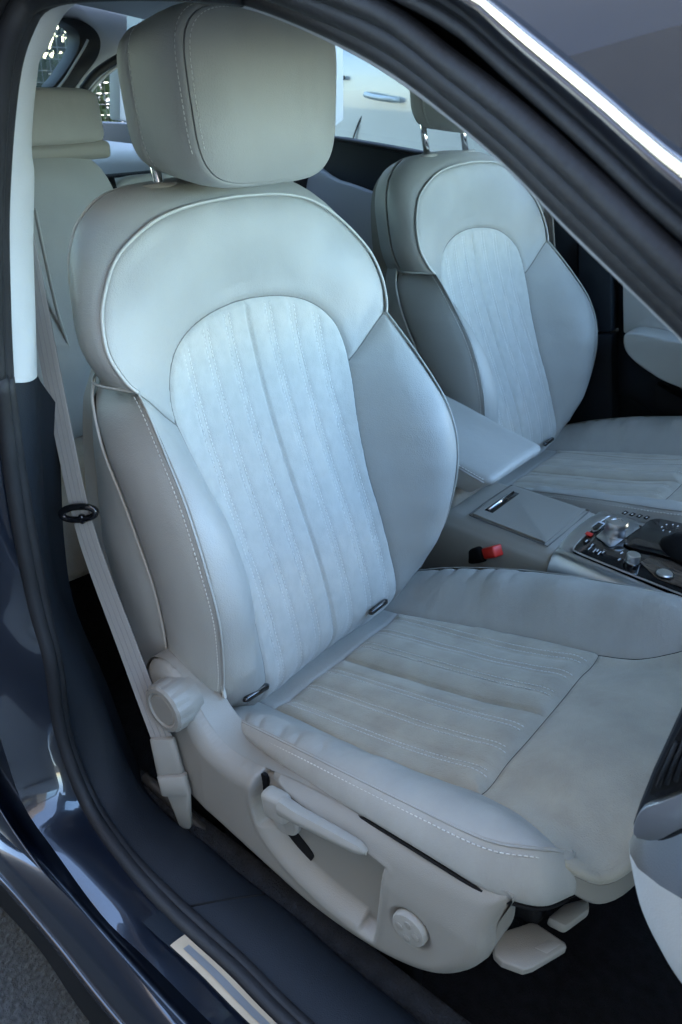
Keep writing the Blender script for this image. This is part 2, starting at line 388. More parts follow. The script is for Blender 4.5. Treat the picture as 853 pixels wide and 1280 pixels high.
def strip_rows(A, B, bulge, n, cnt=10, rad=None, ends=.004):
    A = resample_n(A, n); B = resample_n(B, n); rows = []
    for k in range(cnt+1):
        s = k/cnt; M = A*(1-s)+B*s
        if rad is None: dirn = np.stack([np.sign(M[:, 0]), 0*M[:, 0], 0*M[:, 0]], 1)
        else:
            q = M[:, :2]-np.array(rad); q /= np.linalg.norm(q, axis=1)[:, None]; dirn = np.concatenate([q, 0*q[:, :1]], 1)
        e = min(s, 1-s); b = bulge*4*s*(1-s)-ends*(1-min(1, e/.09))**2
        tp = np.ones(n) if rad is not None else np.clip((n-1-np.arange(n))/(n*.22), .15, 1)
        D = dirn*(b*tp)[:, None]
        if rad is None and ends == .004:      # the lower side panel rounds in under the shoulder at its upper end
            g = np.clip((np.arange(n)/(n-1)-.86)/.14, 0, 1)**2; D = D-dirn*(g*.013*min(1, s*2.5))[:, None]
        rows.append(b3(M+D))
    return rows
def build_backrest(parent, far=False):
    bk = bpy.data.objects.new('backrest', None); link(bk, parent); bk.rotation_euler = (0, -REC, 0)
    pn_ins.build('centre_panel', 'suede', bk, bmap); pn_sho.build('shoulder_panel', 'leather', bk, bmap)
    pn_bol.build('side_bolster', 'leather', bk, bmap); pn_bol2.build('side_bolster', 'leather', bk, bmap)
    up1, up2 = sym(P1_up), sym(P2_up)
    loft('top_panel', strip_rows(up1, up2, .012, 160, rad=(0, .42)), 'leather', bk)
    for s in (1, -1):
        a, b = P1_low.copy(), P2_low.copy(); a[:, 0] *= s; b[:, 0] *= s
        loft('side_panel', strip_rows(a, b, .012, 80), 'leather', bk)
        tube('piping', b3(b), .0019, 'piping', bk)
        sh = b.copy(); sh[:, 0] *= np.interp(sh[:, 1], [.25, .46], [.955, .80]); sh[:, 2] = np.minimum(sh[:, 2]-.05, -.112)
        rws = strip_rows(b, sh, .004, 60, 6, ends=.002); loft('shell_side', rws, 'leather', bk)
        top = np.array([r[-1] for r in strip_rows(a, b, .012, 80)]+[r[-1] for r in rws[1:]]); cap_ = [top]
        for f, g in ((.003, .005), (.010, .012), (.030, .016)):
            k_ = np.clip(np.linspace(0, 1, len(q_ := top))*3, 0, 1); q = top.copy(); q[:, 1] -= s*f*k_; q[:, 2] += g*k_; cap_.append(q)
        loft('side_cap', cap_, 'leather', bk)
    tube('piping', b3(up1), .0020, 'piping', bk, 8); tube('piping', b3(up2), .0018, 'piping', bk, 8)
    for s in (1, -1):   # piping of the bolster edge and seat seam across the side
        a = P1_low.copy(); a[:, 0] *= s; tube('piping', b3(a), .0014, 'leather', bk, 6)
        q = np.array([P2_low[-1]+[0, 0, 0], (.2335, .452, -.02), P1_up[0]]); q[:, 0] *= s
        tube('piping', b3(cr(q, 8)), .0016, 'leather', bk, 6)
    for cu_ in (np.vstack([mirror(INS)[4:], mirror(ARCH)[1:], ARCH[::-1][1:], INS[::-1][1:-4]]), BSEAM, mirror(BSEAM)):
        X = resample(cu_, .004); X[:, 2] = back_base(X[:, :2])-.0045; tube('seam', b3(X), .0012, 'seam', bk, 6)
    sh = up2.copy(); sh[:, 0] *= .79; sh[:, 1] = .44+(sh[:, 1]-.44)*.95; sh[:, 2] -= .06
    lo_end = np.array([[-.19, .40, -.05]]); 
    ext = np.vstack([[[-.205, .40, -.06]], up2, [[.205, .40, -.06]]]); exs = np.vstack([[[-.162, .40, -.12]], sh, [[.162, .40, -.12]]])
    loft('shell_side', strip_rows(ext, exs, .003, 120, 6, rad=(0, .42), ends=.002), 'leather', bk)
    # rear face of the shell
    outl = np.vstack([[(-.19, .03)], np.stack([-P2_low[:, 0]*np.interp(P2_low[:, 1], [.25, .46], [.955, .80]), P2_low[:, 1]], 1)[:-6], np.stack([sh[:, 0], sh[:, 1]], 1), np.stack([P2_low[:, 0]*np.interp(P2_low[:, 1], [.25, .46], [.955, .80]), P2_low[:, 1]], 1)[:-6][::-1], [(.19, .03)]])
    prism('shell_back', [(-.108, u, v) for u, v in outl[::3]], (-.026, 0, 0), 'plastic_beige', bk, bev=0)
    core = [(-.17, .03), (-.175, .2), (-.16, .4), (-.155, .5), (-.13, .57), (-.08, .6), (.08, .6), (.13, .57), (.155, .5), (.16, .4), (.175, .2), (.17, .03)]
    prism('foam_core', [(-.118, u, v) for u, v in core], (.085, 0, 0), 'leather', bk, bev=0)
    # underside
    bb = np.vstack([mirror(BBOT)[::-1], BBOT]); b2_ = bb.copy(); b2_[:, 2] = -.11
    loft('underside', [b3(bb), b3(b2_)], 'leather', bk)
    # thread
    cu = []
    for r in ROWS:
        for o in (-.0042, .0042):
            v = np.arange(-.01, .5, .004); X = np.stack([np.full(len(v), r+o), v], 1); X = X[inside(X, insert_poly)]; X = X[seg_dist(X, pn_ins.poly, True) > .006]
            cu.append(bmap(X, pn_ins.h(X)+.0002))
    stitches('stitching', cu, bk, r=.0010); cu = []
    for s in (1, -1):
        for base, panel in ((P1_low, pn_bol if s > 0 else pn_bol2),):
            c = resample(base, .004)
            t = np.gradient(c[:, :2], axis=0); t /= np.linalg.norm(t, axis=1)[:, None]
            X = c[3:-2, :2]-np.stack([t[3:-2, 1]*-1, t[3:-2, 0]], 1)*0
            # row of stitches on the side panel, just behind the bolster edge
            side = c.copy(); side[:, 2] -= .007; side[:, 0] += .0022; side[:, 0] *= s
            cu.append(b3(side))
    c = resample(sym(P1_up), .004); q = c[:, :2]-np.array([0, .42]); q /= np.linalg.norm(q, axis=1)[:, None]
    c[:, :2] += q*.0012; c[:, 2] -= .008; cu.append(b3(c))
    stitches('stitching', cu, bk, r=.0006)
    tag_ = rbox('care_tag', (.004, .004, .02), 'piping', bk, loc=(.066, -.2245, .085), bev=.001)
    return bk

# ---- head restraint: rings of constant depth
def build_headrest(parent):
    hr = bpy.data.objects.new('headrest', None); link(hr, parent); hr.rotation_euler = (0, -REC, 0)
    n = 96; th = np.arange(n)/n*2*math.pi
    ct, st = np.cos(th), np.sin(th)
    def sup(e): return np.sign(ct)*np.abs(ct)**(2/e), np.sign(st)*np.abs(st)**(2/e)
    piv = np.array([.03, 0, .718]); rot = np.array(Matrix.Rotation(R(9), 3, 'Y'))
    def ring(d, hw, hh, e=4.2, zc=0.0):
        a, b = sup(e); z = b*hh+zc
        w = a*hw*(1-.06*np.clip(-z/.085, -1, 1))
        P = np.stack([np.full(n, d)+0*z, w, z], 1)
        return P@rot.T+piv
    mid = .03
    front = []
    for s in (1.0, .992, .975, .95, .91, .85, .75, .6, .42, .22, .08, .01):
        d = .0505+.020*(1-s**3.2)
        front.append(ring(d-.004*(1-s), .113*s, .0835*s, 4.2+1*(1-s)))
    loft('front_panel', front, 'leather', hr, close_u=True, cap=True)
    side = []
    for d, hw, hh in ((.0495,.113,.0835),(.049,.1145,.085),(.046,.117,.0868),(.04,.1195,.088),(.03,.121,.0885),(.01,.1185,.0875),(-.01,.1145,.085),(-.03,.1095,.082),(-.045,.1055,.0795),(-.0495,.1035,.078),(-.0505,.1015,.0765)):
        side.append(ring(d, hw, hh))
    loft('side_band', side, 'leather', hr, close_u=True)
    rear = []
    for d, s in ((-.0505,1),(-.0515,1.012),(-.055,1.018),(-.066,1.0),(-.078,.95),(-.086,.86),(-.09,.7),(-.092,.4),(-.0925,.05)):
        rear.append(ring(d, .1015*s, .0765*s))
    loft('rear_panel', rear, 'leather', hr, close_u=True, cap=True)
    cu = []
    for d, hw, hh in ((.0555,.1105,.0812),(.0440,.1185,.0876),(-.0445,.106,.080)):
        P = ring(d, hw, hh); P = np.vstack([P, P[:1]]); keep = [q for q in P if q[2] > .66 and q[1] < .075]; keep.sort(key=lambda q: math.atan2(q[1]-.03, q[2]-.69)); cu.append(np.array(keep))
    stitches('stitching', cu, hr, r=.0005)
    for s in (1, -1):
        tube('post', [(-.05, s*.069, .60), (-.05, s*.069, .70)], .006, 'chrome', hr, 16)
        P = [(-.05+.017*math.cos(a), s*.069+.025*math.sin(a), .645) for a in np.linspace(0, 2*math.pi, 24, endpoint=False)]
        prism('post_collar', P, (0, 0, -.012), 'plastic_pale', hr, .003)
    return hr

# ---- cushion  (frame x along, y across, h up; local z = h)
CIN = cr([(.045,.138,0),(.12,.144,.001),(.214,.152,.002),(.29,.153,.003),(.36,.15,.004)], 6)
CTH = cr([(.36,.15,.004),(.406,.158,.006),(.445,.178,.014),(.467,.194,.022),(.480,.205,.030)], 6)
COUT = cr([(-.05,.19,.02),(.0,.203,.03),(.04,.213,.038),(.1,.224,.048),(.19,.236,.056),(.27,.243,.058),(.35,.247,.057),(.41,.2485,.055),(.44,.2445,.053),(.463,.232,.049),(.475,.217,.040),(.480,.205,.030)], 6)
CFR = cr([(.480,.205,.0),(.494,.192,-.006),(.513,.15,-.006),(.526,.08,-.006),(.530,.0,-.006)], 6)
cc = []
for cu in (CIN[::3], CTH[::3], COUT[::3]): cc += [tuple(p) for p in cu]
cc += [(.52,.05,.0),(.51,.12,.0),(.45,.05,.011),(.45,.12,.010),(.40,.05,.008),(.36,.05,.002),(.36,.1,.003)]
for x in (-.06, .0, .045, .12, .2, .28): cc += [(x, 0, -.006), (x, .07, -.004)]
cc += [(-.05,.138,.002),(0,.138,.001),(0,.17,.018),(.1,.19,.036),(.19,.2,.048),(.28,.205,.052),(.36,.21,.051),(.42,.21,.050),(.455,.21,.043),(.500,.185,.004)]
cc = np.array(cc); fullc = np.vstack([cc, cc*[1, -1, 1]]); _, ui = np.unique(np.round(fullc[:, :2], 3), axis=0, return_index=True); fullc = fullc[ui]
cush_base = TPS(fullc[:, :2], fullc[:, 2], 1e-5)
def cmap(V, z): return np.stack([V[:, 0], V[:, 1], z], 1)
def ym(P): P = np.array(P, float); P[:, 1] *= -1; return P
c_ins = np.vstack([CIN[:, :2], ym(CIN)[::-1][:, :2]])
c_rear = np.array([(.045, .138), (.045, -.138), (-.05, -.138), (-.05, .138)])
c_bol = np.vstack([COUT[:, :2], CTH[::-1][1:, :2], CIN[::-1][1:, :2], [(-.05, .138)]])
c_thi = np.vstack([CTH[:, :2], CFR[1:, :2], ym(CFR)[::-1][1:, :2], ym(CTH)[::-1][1:, :2]])
def creases(X, d):
    x, y = X[:, 0], X[:, 1]; z = 0
    for x0, a, w, am in ((.07,.5,.006,.0030),(.1,.35,.005,.0026),(.135,.45,.006,.0026),(.165,.3,.005,.0020),(.2,.4,.006,.0016)):
        z = z-am*np.exp(-((x-x0-a*(np.abs(y)-.2)+.004*np.sin(90*y))/w)**2)*np.clip((np.abs(y)-.185)/.03, 0, 1)
    return z+ridges(.0006, 12)(X, d)
pc_ins = Panel(c_ins, cush_base, .0035, .010, cushion_flute); pc_rear = Panel(c_rear, cush_base, .003, .01)
pc_bol = Panel(c_bol, cush_base, .0035, .012, creases, .007, .05); pc_bol2 = Panel(ym(c_bol)[::-1], cush_base, .0022, .012, creases, .004, .05)
pc_thi = Panel(c_thi, cush_base, .0045, .018, ridges(.0006, 21), .003, .06)
CBOT = cr([(-.05,.195,.012),(.0,.208,.024),(.05,.219,.031),(.113,.233,.029),(.212,.249,.023),(.297,.258,.024),(.367,.262,.0175),(.426,.260,.005),(.457,.250,-.004),(.474,.235,-.012),(.483,.209,-.020)], 6)
def build_cushion(parent):
    cs = bpy.data.objects.new('cushion', None); link(cs, parent); cs.rotation_euler = (0, -TILT, 0)
    pc_ins.build('centre_panel', 'suede_worn', cs, cmap); pc_rear.build('rear_strip', 'leather', cs, cmap)
    pc_bol.build('side_bolster', 'leather_creased', cs, cmap); pc_bol2.build('side_bolster', 'leather_creased', cs, cmap)
    pc_thi.build('thigh_support', 'suede_worn', cs, cmap)
    for s in (1, -1):
        A = resample_n(COUT, 110); B = resample_n(CBOT, 110); rows = []
        for k in range(11):
            t = k/10; M = A*(1-t)+B*t; e = min(t, 1-t)
            M[:, 1] += .005*4*t*(1-t)-.0025*(1-min(1, e/.1))**2
            w = np.clip((M[:, 0]-.44)/.05, 0, 1); M[:, 0] += w*.005*4*t*(1-t)
            M[:, 1] *= s; rows.append(M)
        loft('side_panel', rows, 'leather_creased', cs)
        E_ = np.array([r[-1] for r in rows]); nose = [E_]
        for dx, dy in ((.0025, .004), (.0035, .009), (.002, .016), (-.006, .024)):
            q = E_.copy(); q[:, 0] += dx; q[:, 1] -= s*dy; q[:, 2] -= np.linspace(1, 0, len(q))*dy*.9; nose.append(q)
        loft('nose_panel', nose, 'leather_creased', cs)
        bt = resample_n(CBOT, 60); bt2 = bt.copy(); bt2[:, 1] -= .03; bt2[:, 2] -= .02; bt[:, 1] *= s; bt2[:, 1] *= s
        loft('side_hem', [bt, bt2], 'black', cs)
        hm = bt[6:].copy(); hm[:, 2] -= .0016; hm[:, 1] -= s*.0008; tube('hem_gap', hm, .0018, 'black', cs, 6)
        sm = resample_n(COUT, 90)[10:].copy(); sm[:, 1] *= s; sm[:, 2] -= .0012; tube('seam', sm, .0010, 'leather_creased', cs, 6)
    F = np.vstack([CFR, ym(CFR)[::-1][1:]]); rows = []
    h0 = pc_thi.h(F[:, :2])
    nrm = np.gradient(F[:, :2], axis=0); nrm = np.stack([-nrm[:, 1], nrm[:, 0]], 1); nrm /= np.linalg.norm(nrm, axis=1)[:, None]
    if nrm[len(F)//2, 0] < 0: nrm *= -1
    for off, dz in ((0, 0), (.003, -.0012), (.0055, -.004), (.006, -.008), (.005, -.012), (.003, -.014)):
        P = F.copy(); P[:, :2] += nrm*off; P[:, 2] = h0+dz; rows.append(P)
    loft('thigh_front', rows, 'suede_worn', cs)
    rows = []
    for off, dz in ((.001, -.012), (.004, -.014), (.003, -.036), (-.001, -.041), (-.05, -.041)):
        P = F.copy(); P[:, :2] += nrm*off; P[:, 2] = h0+dz; rows.append(P)
    loft('thigh_tray', rows, 'plastic_beige', cs, sharp=35)
    # black base pan under the cushion
    rbox('seat_pan', (.46, .42, .05), 'black', cs, loc=(.22, 0, -.055), bev=.01)
    cu = []
    for r in ROWS:
        for o in (-.0042, .0042):
            x = np.arange(.05, .36, .004); X = np.stack([x, np.full(len(x), r*1.06+o)], 1); X = X[inside(X, c_ins)]; X = X[seg_dist(X, pc_ins.poly, True) > .005]
            cu.append(cmap(X, pc_ins.h(X)+.0002))
    for s in (1, -1):
        c = resample(COUT, .004)[8:-6].copy(); c[:, 1] += .0048; c[:, 2] -= .0062; c[:, 1] *= s; cu.append(c)
    stitches('stitching', cu, cs)
    return cs

# ---- outer side trim with recess, in the seat's own frame
TRIM = cr([(-.058,.05),(-.05,.0),(-.03,-.045),(.02,-.056),(.07,-.06),(.138,-.071),(.225,-.083),(.305,-.077),(.36,-.06),(.398,-.035),(.426,.005),(.434,.035),(.433,.065),(.439,.09),(.442,.108),(.43,.113),(.36,.0995),(.28,.0915),(.2,.0795),(.14,.064),(.105,.058),(.075,.062),(.05,.078),(.03,.103),(.008,.124),(-.018,.13),(-.044,.118),(-.057,.09)], 6, True)
RECS = cr([(.141,.05),(.144,.066),(.16,.067),(.22,.067),(.312,.066),(.319,.058),(.318,.0),(.316,-.04),(.31,-.05),(.27,-.052),(.225,-.046),(.185,-.032),(.158,-.012),(.145,.015)], 6, True)
def trim_base(X): return np.zeros(len(X))
def trim_extra(X, d):
    x, z = X[:, 0], X[:, 1]
    r = 0.022; out = -r*(1-np.sqrt(np.maximum(0, 1-(1-np.clip(d/r, 0, 1))**2)))*1.0
    # slopes: upper part leans inboard
    out -= 0.02*np.clip((z-.045)/.07, 0, 1)**1.5*np.clip((x-.02)/.1, 0, 1)
    out -= 0.012*np.clip((.06-x)/.1, 0, 1)
    rd = seg_dist(X, RECS, True); ins = inside(X, RECS)
    wid = np.where(z < .0, .020, .004); wid = np.where((x > .295) & (z < .05), .006, wid)
    t = np.clip(rd/wid, 0, 1); t = t*t*(3-2*t)
    out = np.where(ins, out-0.018*t, out)+np.where(ins, 0, .0012*np.exp(-((rd-.004)/.003)**2))
    kd = np.hypot(x-.356, z-.012); out -= 0.004*(1-np.clip((kd-.021)/.003, 0, 1))
    return out
def build_trim(seat):
    p = Panel(TRIM, trim_base, 0, .01, trim_extra)
    tr = p.build('side_trim', 'plastic_beige', seat, lambda V, z: np.stack([V[:, 0], -.278-z, V[:, 1]], 1), .0026)
    P = resample(TRIM, .006, True); loft('trim_edge', [np.stack([P[:, 0], 0*P[:, 0]-.278+.022, P[:, 1]], 1), np.stack([P[:, 0], 0*P[:, 0]-.22, P[:, 1]], 1)], 'plastic_beige', tr, close_u=True)
    # pull handle in the recess
    HY = -.281
    hp = [at(a, q, 1, y) for a, q, y in ((324,992,-.272),(335,998,-.279),(352,1008,-.282),(372,1020,-.283),(395,1032,-.283),(425,1048,-.281),(448,1060,-.278),(459,1066,-.275))]
    path = resample_n(ccr(hp[2:], 8), 40); f = np.linspace(0, 1, len(path))
    hz = np.interp(f, [0,.1,.25,.7,.93,1], [.0125,.0115,.0098,.0088,.0068,.003])
    hy = np.interp(f, [0,.2,.9,1], [.009,.0085,.0065,.003])
    sec = [(.35,1),(-.55,.94),(-.95,.45),(-1,.1),(-.8,-.5),(-.35,-.95),(.4,-1),(.9,-.6),(1,0),(.85,.8)]
    rows = [[q+np.array([0, e*s0, a*s1]) for s0, s1 in sec] for q, a, e in zip(path, hz, hy)]
    hd = loft('height_lever', rows, 'plastic_pale', tr, close_u=True, cap=True, sharp=38)
    tdir = (path[6]-path[0]); ang = math.atan2(tdir[2], tdir[0])
    hc = at(347, 1006, 1, -.279)
    rbox('lever_head', (.033, .020, .034), 'plastic_pale', hd, loc=tuple(hc), bev=.007, seg=4, rot=Matrix.Rotation(-ang, 3, 'Y'))
    pv = at(353, 1026, 1, -.268)
    lathe('lever_pivot', [(.0,.0),(.018,.0),(.021,.003),(.021,.02),(0,.02)], 'plastic_pale', hd, tuple(pv), (0, 1, 0))
    def on_floor(px, y): return [at(p_, q_, 1, y) for p_, q_ in px]
    prism('lever_slot', cr(on_floor([(340,1020),(352,1018),(372,1042),(390,1066),(391,1074),(384,1077),(370,1066),(350,1044)], -.2612), 3, True), (0, .003, 0), 'black', tr, 0)
    prism('lever_gap', cr(on_floor([(317,974),(322,967),(332,970),(335,985),(334,1005),(338,1022),(330,1018),(320,1000)], -.2625), 3, True), (0, .004, 0), 'black', tr, 0)
    # four-way lumbar button
    lb = lathe('lumbar_button', [(0,.0),(.0195,.0),(.0195,.006),(.018,.0085),(.012,.0095),(0,.0098)], 'plastic_pale', tr, (.356, -.2735, .012), (0, -1, 0))
    for k in range(4):
        a = k*math.pi/2; lathe('button_dimple', [(0,.0),(.0042,.0),(.0042,.001),(.003,.0014),(0,.0012)], 'plastic_beige', lb, (.356+.0095*math.cos(a), -.2825, .012+.0095*math.sin(a)), (0, -1, 0), 16)
    # recliner wheel with ridged rim
    n = 72; rows = []; wc = at(210, 883, 1, -.279); K = .95
    for r, h, rg in ((.0,.0085,0),(.019,.0085,0),(.0205,.0075,0),(.022,.0075,0),(.024,.0095,0),(.029,.009,0),(.0325,.006,1),(.0335,-.012,1),(.032,-.016,0),(.03,-.03,0)):
        rows.append([np.array([wc[0]+K*(r-(.0012 if (rg and k % 6 < 2) else 0))*math.cos(2*math.pi*k/n), wc[1]-h, wc[2]+K*(r-(.0012 if (rg and k % 6 < 2) else 0))*math.sin(2*math.pi*k/n)]) for k in range(n)])
    loft('recliner_wheel', rows, 'plastic_beige', tr, close_u=True, cap=True, sharp=30)
    # front lever of the length adjuster
    lv = [at(p_, q_, 2, .03) for p_, q_ in ((616,1172),(622,1166),(664,1152),(672,1154),(708,1178),(709,1184),(668,1208),(655,1212),(628,1202),(618,1192))]
    fl_ = prism('front_lever', lv, (0, 0, -.010), 'plastic_beige', tr, .003, 3)
    gr = [at(p_, q_, 2, .0305) for p_, q_ in ((668,1184),(686,1174),(702,1180),(684,1192))]
    prism('lever_grip', gr, (0, 0, -.004), 'plastic_pale', fl_, .001)
    br = [at(p_, q_, 2, .045) for p_, q_ in ((684,1146),(706,1128),(736,1120),(738,1136),(708,1158))]
    prism('lever_mount', br, (0, 0, -.014), 'plastic_beige', tr, .004)
    for (x0, y0, z0), (x1, y1, z1) in (((305, 876, .062), (336, 856, .054)), ((462, 767, .046), (484, 750, .048))):
        p0, p1 = at(x0, y0, 2, z0), at(x1, y1, 2, z1)
        g = tube('anchor_guide', [p0, p0*.9+p1*.1, p0*.1+p1*.9, p1], [.002, .0048, .0048, .002], 'gloss_black', seat, 10)
        tube('anchor_slot', [p0*.85+p1*.15+np.array([.002, -.002, .0042]), p0*.15+p1*.85+np.array([.002, -.002, .0042])], .0010, 'groove', g, 6)
    return tr
def build_rails(seat):
    for y in (-.235, .2):
        rbox('seat_rail', (.62, .03, .03), 'rail_metal', seat, loc=(.19, y, -.19), bev=.006)
    for x in (.0, .32):
        for y in (-.225, .19): rbox('rail_riser', (.05, .02, .14), 'black', seat, loc=(x, y, -.11), bev=.004)
    tube('rail_rod', cr([(-.08,-.262,-.1),(.1,-.262,-.125),(.3,-.262,-.15),(.4,-.26,-.165)], 6), .007, 'rail_metal', seat, 10)
# ================================================================== ground and surroundings
GZ = -0.52
mesh_obj('ground', [(-300,-300,GZ),(300,-300,GZ),(300,300,GZ),(-300,300,GZ)], [(0,1,2,3)], 'asphalt', kind='structure')

# ================================================================== the car body
car = thing('car', 'dark blue car with its front door open, light trim inside', 'car', (0, .3725, GZ))
CO = (0, -.3725, -GZ)
def cpart(o, par=None):
    """hang a mesh modelled in world coordinates under the car"""
    o.parent = par or car
    if par is None: o.location = CO
    return o
def rail(spec, n=80, pre=(), post=()):
    """spec: (picture x, picture y, y of the surface) -> smooth 3-D rail with equal samples"""
    pts = [np.array(p) for p in pre]+[at(a, b, 1, y) for a, b, y in spec]+[np.array(p) for p in post]
    return resample_n(ccr(pts, 10), n)
FW = lambda p, dx, dy=0, dz=0: tuple(np.array(p)+[dx, dy, dz])
# --- B pillar and sill, inner to outer
lo_in_spec = [(46,466,-.28),(52,560,-.284),(58,651,-.285),(72,735,-.285),(116,840,-.285),(146,921,-.284),(171,976,-.283),(212,1022,-.29),(252,1052,-.291),(297,1092,-.293),(363,1143,-.292),(430,1203,-.296)]
lo_out_spec = [(12,470,-.32),(27,574,-.322),(44,668,-.324),(58,748,-.325),(77,840,-.328),(88,921,-.333),(121,1001,-.34),(166,1067,-.355),(217,1117,-.359),(247,1143,-.36),(302,1193,-.361),(373,1264,-.366)]
rub_spec = [(-8,470,-.345),(0,543,-.345),(15,651,-.347),(39,767,-.35),(55,820,-.352),(71,921,-.357),(106,1012,-.362),(151,1077,-.373),(202,1138,-.382),(237,1173,-.385),(292,1223,-.386),(343,1276,-.389)]
pai_spec = [(-90,430,-.39),(-70,600,-.40),(-40,800,-.405),(0,921,-.41),(30,1007,-.415),(71,1067,-.42),(131,1148,-.428),(185,1200,-.43),(265,1280,-.434)]
gro_spec = [(-120,600,-.40),(-70,850,-.405),(-30,970,-.408),(0,1020,-.412),(40,1062,-.417),(100,1130,-.423),(235,1280,-.43)]
ru_spec = [(-80,955,-.42),(-40,1000,-.426),(0,1040,-.432),(40,1077,-.435),(124,1163,-.44),(222,1280,-.445)]
rm_spec = [(-80,985,-.435),(-40,1030,-.443),(0,1070,-.45),(60,1135,-.453),(190,1280,-.458)]
rl_spec = [(-80,1015,-.44),(-40,1055,-.447),(0,1093,-.452),(66,1170,-.456),(155,1280,-.460)]
un_spec = [(-80,1055,-.432),(0,1133,-.44),(50,1188,-.443),(110,1275,-.447)]
def fwd(spec, n=90):
    """sill rails run on to the front of the car"""
    base = [at(a, b, 1, y) for a, b, y in spec]; e = base[-1]; return rail(spec, n, post=[FW(e, .25), FW(e, .6)])
r_in, r_out, r_rub, r_pai, r_gro = fwd(lo_in_spec), fwd(lo_out_spec), fwd(rub_spec), fwd(pai_spec), fwd(gro_spec)
r_ru, r_rm, r_rl, r_un = fwd(ru_spec), fwd(rm_spec), fwd(rl_spec), fwd(un_spec)
def off(Rl, d): return Rl+np.array(d)
def bulge(A, B, n, h, centre):
    """rows from rail A to rail B arched towards the door opening"""
    rows = []
    for k in range(n+1):
        t = k/n; M = A*(1-t)+B*t; q = np.array(centre)-M; q[:, 1] = 0; q /= np.linalg.norm(q, axis=1)[:, None]; rows.append(M+q*h*4*t*(1-t))
    return rows
OPEN = (.45, -.35, .35)
rows = [off(r_in, (-.02, .03, -.05)), off(r_in, (-.006, .006, -.012))]+bulge(r_in, r_out, 8, .008, OPEN)
cpart(loft('sill_trim', rows, 'trim_dark', None))
cpart(loft('seal_channel', bulge(r_out, r_rub, 4, -.004, OPEN), 'rubber', None))
for t, rr in ((.30, .0075), (.74, .0085)):
    q = r_out*(1-t)+r_rub*t; d = np.array(OPEN)-q; d[:, 1] = 0; d /= np.linalg.norm(d, axis=1)[:, None]
    cpart(tube('door_seal', q+d*.003, rr, 'rubber', None, 10))
# scuff plate zone: dark sill cover then painted jamb
rows = bulge(r_rub, r_pai, 10, .004, OPEN)
cpart(loft('door_jamb', rows, 'car_paint', None))
rows = bulge(r_pai, r_gro, 3, .004, OPEN)+bulge(r_gro, r_ru, 6, -.012, OPEN)[1:]
cpart(loft('jamb_step', rows, 'car_paint', None))
rows = bulge(r_ru, r_rm, 6, .004, OPEN)+bulge(r_rm, r_rl, 5, .004, OPEN)[1:]
cpart(loft('rocker_panel', rows, 'car_paint', None))
cpart(tube('rocker_lip', r_rl+np.array([0, -.001, -.004]), .005, 'gloss_black', None, 8))
rows = [off(r_rl, (0, .002, -.006)), r_un, off(r_un, (0, .25, -.0))]
cpart(loft('underbody', rows, 'black', None, sharp=30))
# sill joint line and scuff plate
s0 = at(250,1113,1,-.335); 
def on_loft(A, B, t, i0, i1): return [(A*(1-t)+B*t)[i] for i in range(i0, i1)]
k = int(np.argmin(np.abs(r_in[:, 0]-.165)))
jl = np.array([r_in[k]*(1-t)+r_out[k-3]*t for t in np.linspace(0, 1, 9)]); d = np.array(OPEN)-jl; d[:, 1] = 0; d /= np.linalg.norm(d, axis=1)[:, None]
cpart(tube('trim_joint', jl+d*(.008*4*np.linspace(0, 1, 9)*(1-np.linspace(0, 1, 9)))[:, None], .0016, 'black', None, 6))
sc_z = float(np.mean((r_rub[-40:, 2]+r_pai[-40:, 2])/2))
def quad_on(x0, x1, t0, t1, lift, m, name, par=None, nx=40):
    """strip on the jamb between two parameters across it"""
    xs = np.linspace(x0, x1, nx); rows = []
    for t in np.linspace(t0, t1, 5):
        M = r_rub*(1-t)+r_pai*t; o = np.argsort(M[:, 0]); sel = M[o]
        sel = sel[sel[:, 2] < .05]
        P = np.stack([xs, np.interp(xs, sel[:, 0], sel[:, 1]), np.interp(xs, sel[:, 0], sel[:, 2])+lift+.016*t*(1-t)], 1)
        rows.append(P)
    return cpart(loft(name, rows, m, None), par)
quad_on(.10, .9, .015, .52, .0030, 'trim_dark', 'sill_cover')
quad_on(.146, .9, .06, .50, .0052, 'scuff_metal', 'scuff_plate')
quad_on(.160, .9, .19, .36, .0066, 'scuff_grey', 'scuff_inlay')
# --- upper B pillar trim and roof rail
ub_in = rail([(93,2,-.24),(72,30,-.242),(64,50,-.244),(52,63,-.246),(47,94,-.248),(42,141,-.25),(40,192,-.255),(43,211,-.257),(42,300,-.265),(45,400,-.275),(47,470,-.281)], 60, pre=[(.13,-.235,.792),(.03,-.232,.800)])
ub_out = rail([(59,0,-.288),(35,42,-.295),(23,82,-.30),(14,141,-.305),(9,199,-.308),(6,258,-.311),(6,300,-.313),(10,400,-.318),(14,478,-.321)], 60, pre=[(.14,-.25,.782),(.06,-.262,.787)])
rows = [off(ub_in, (-.07, .03, .0)), off(ub_in, (-.009, .002, 0))]+bulge(ub_in, ub_out, 8, .008, (.4, -.3, .4))
cpart(loft('pillar_trim', rows, 'trim_light', None))
ub_rub = rail([(30,0,-.31),(14,23,-.32),(0,58,-.325),(-8,141,-.33),(-12,258,-.335),(-12,400,-.34),(-8,475,-.345)], 60, pre=[(.15,-.262,.785),(.06,-.285,.788)])
for t, rr in ((.3, .008), (.8, .009)):
    q = ub_out*(1-t)+ub_rub*t; cpart(tube('door_seal', q, rr, 'rubber', None, 10))
cpart(loft('seal_channel', [off(ub_out, (-.006, 0, .004)), off(ub_rub, (-.008, -.0, .006)), off(ub_rub, (-.012, -.035, .01))], 'rubber', None))
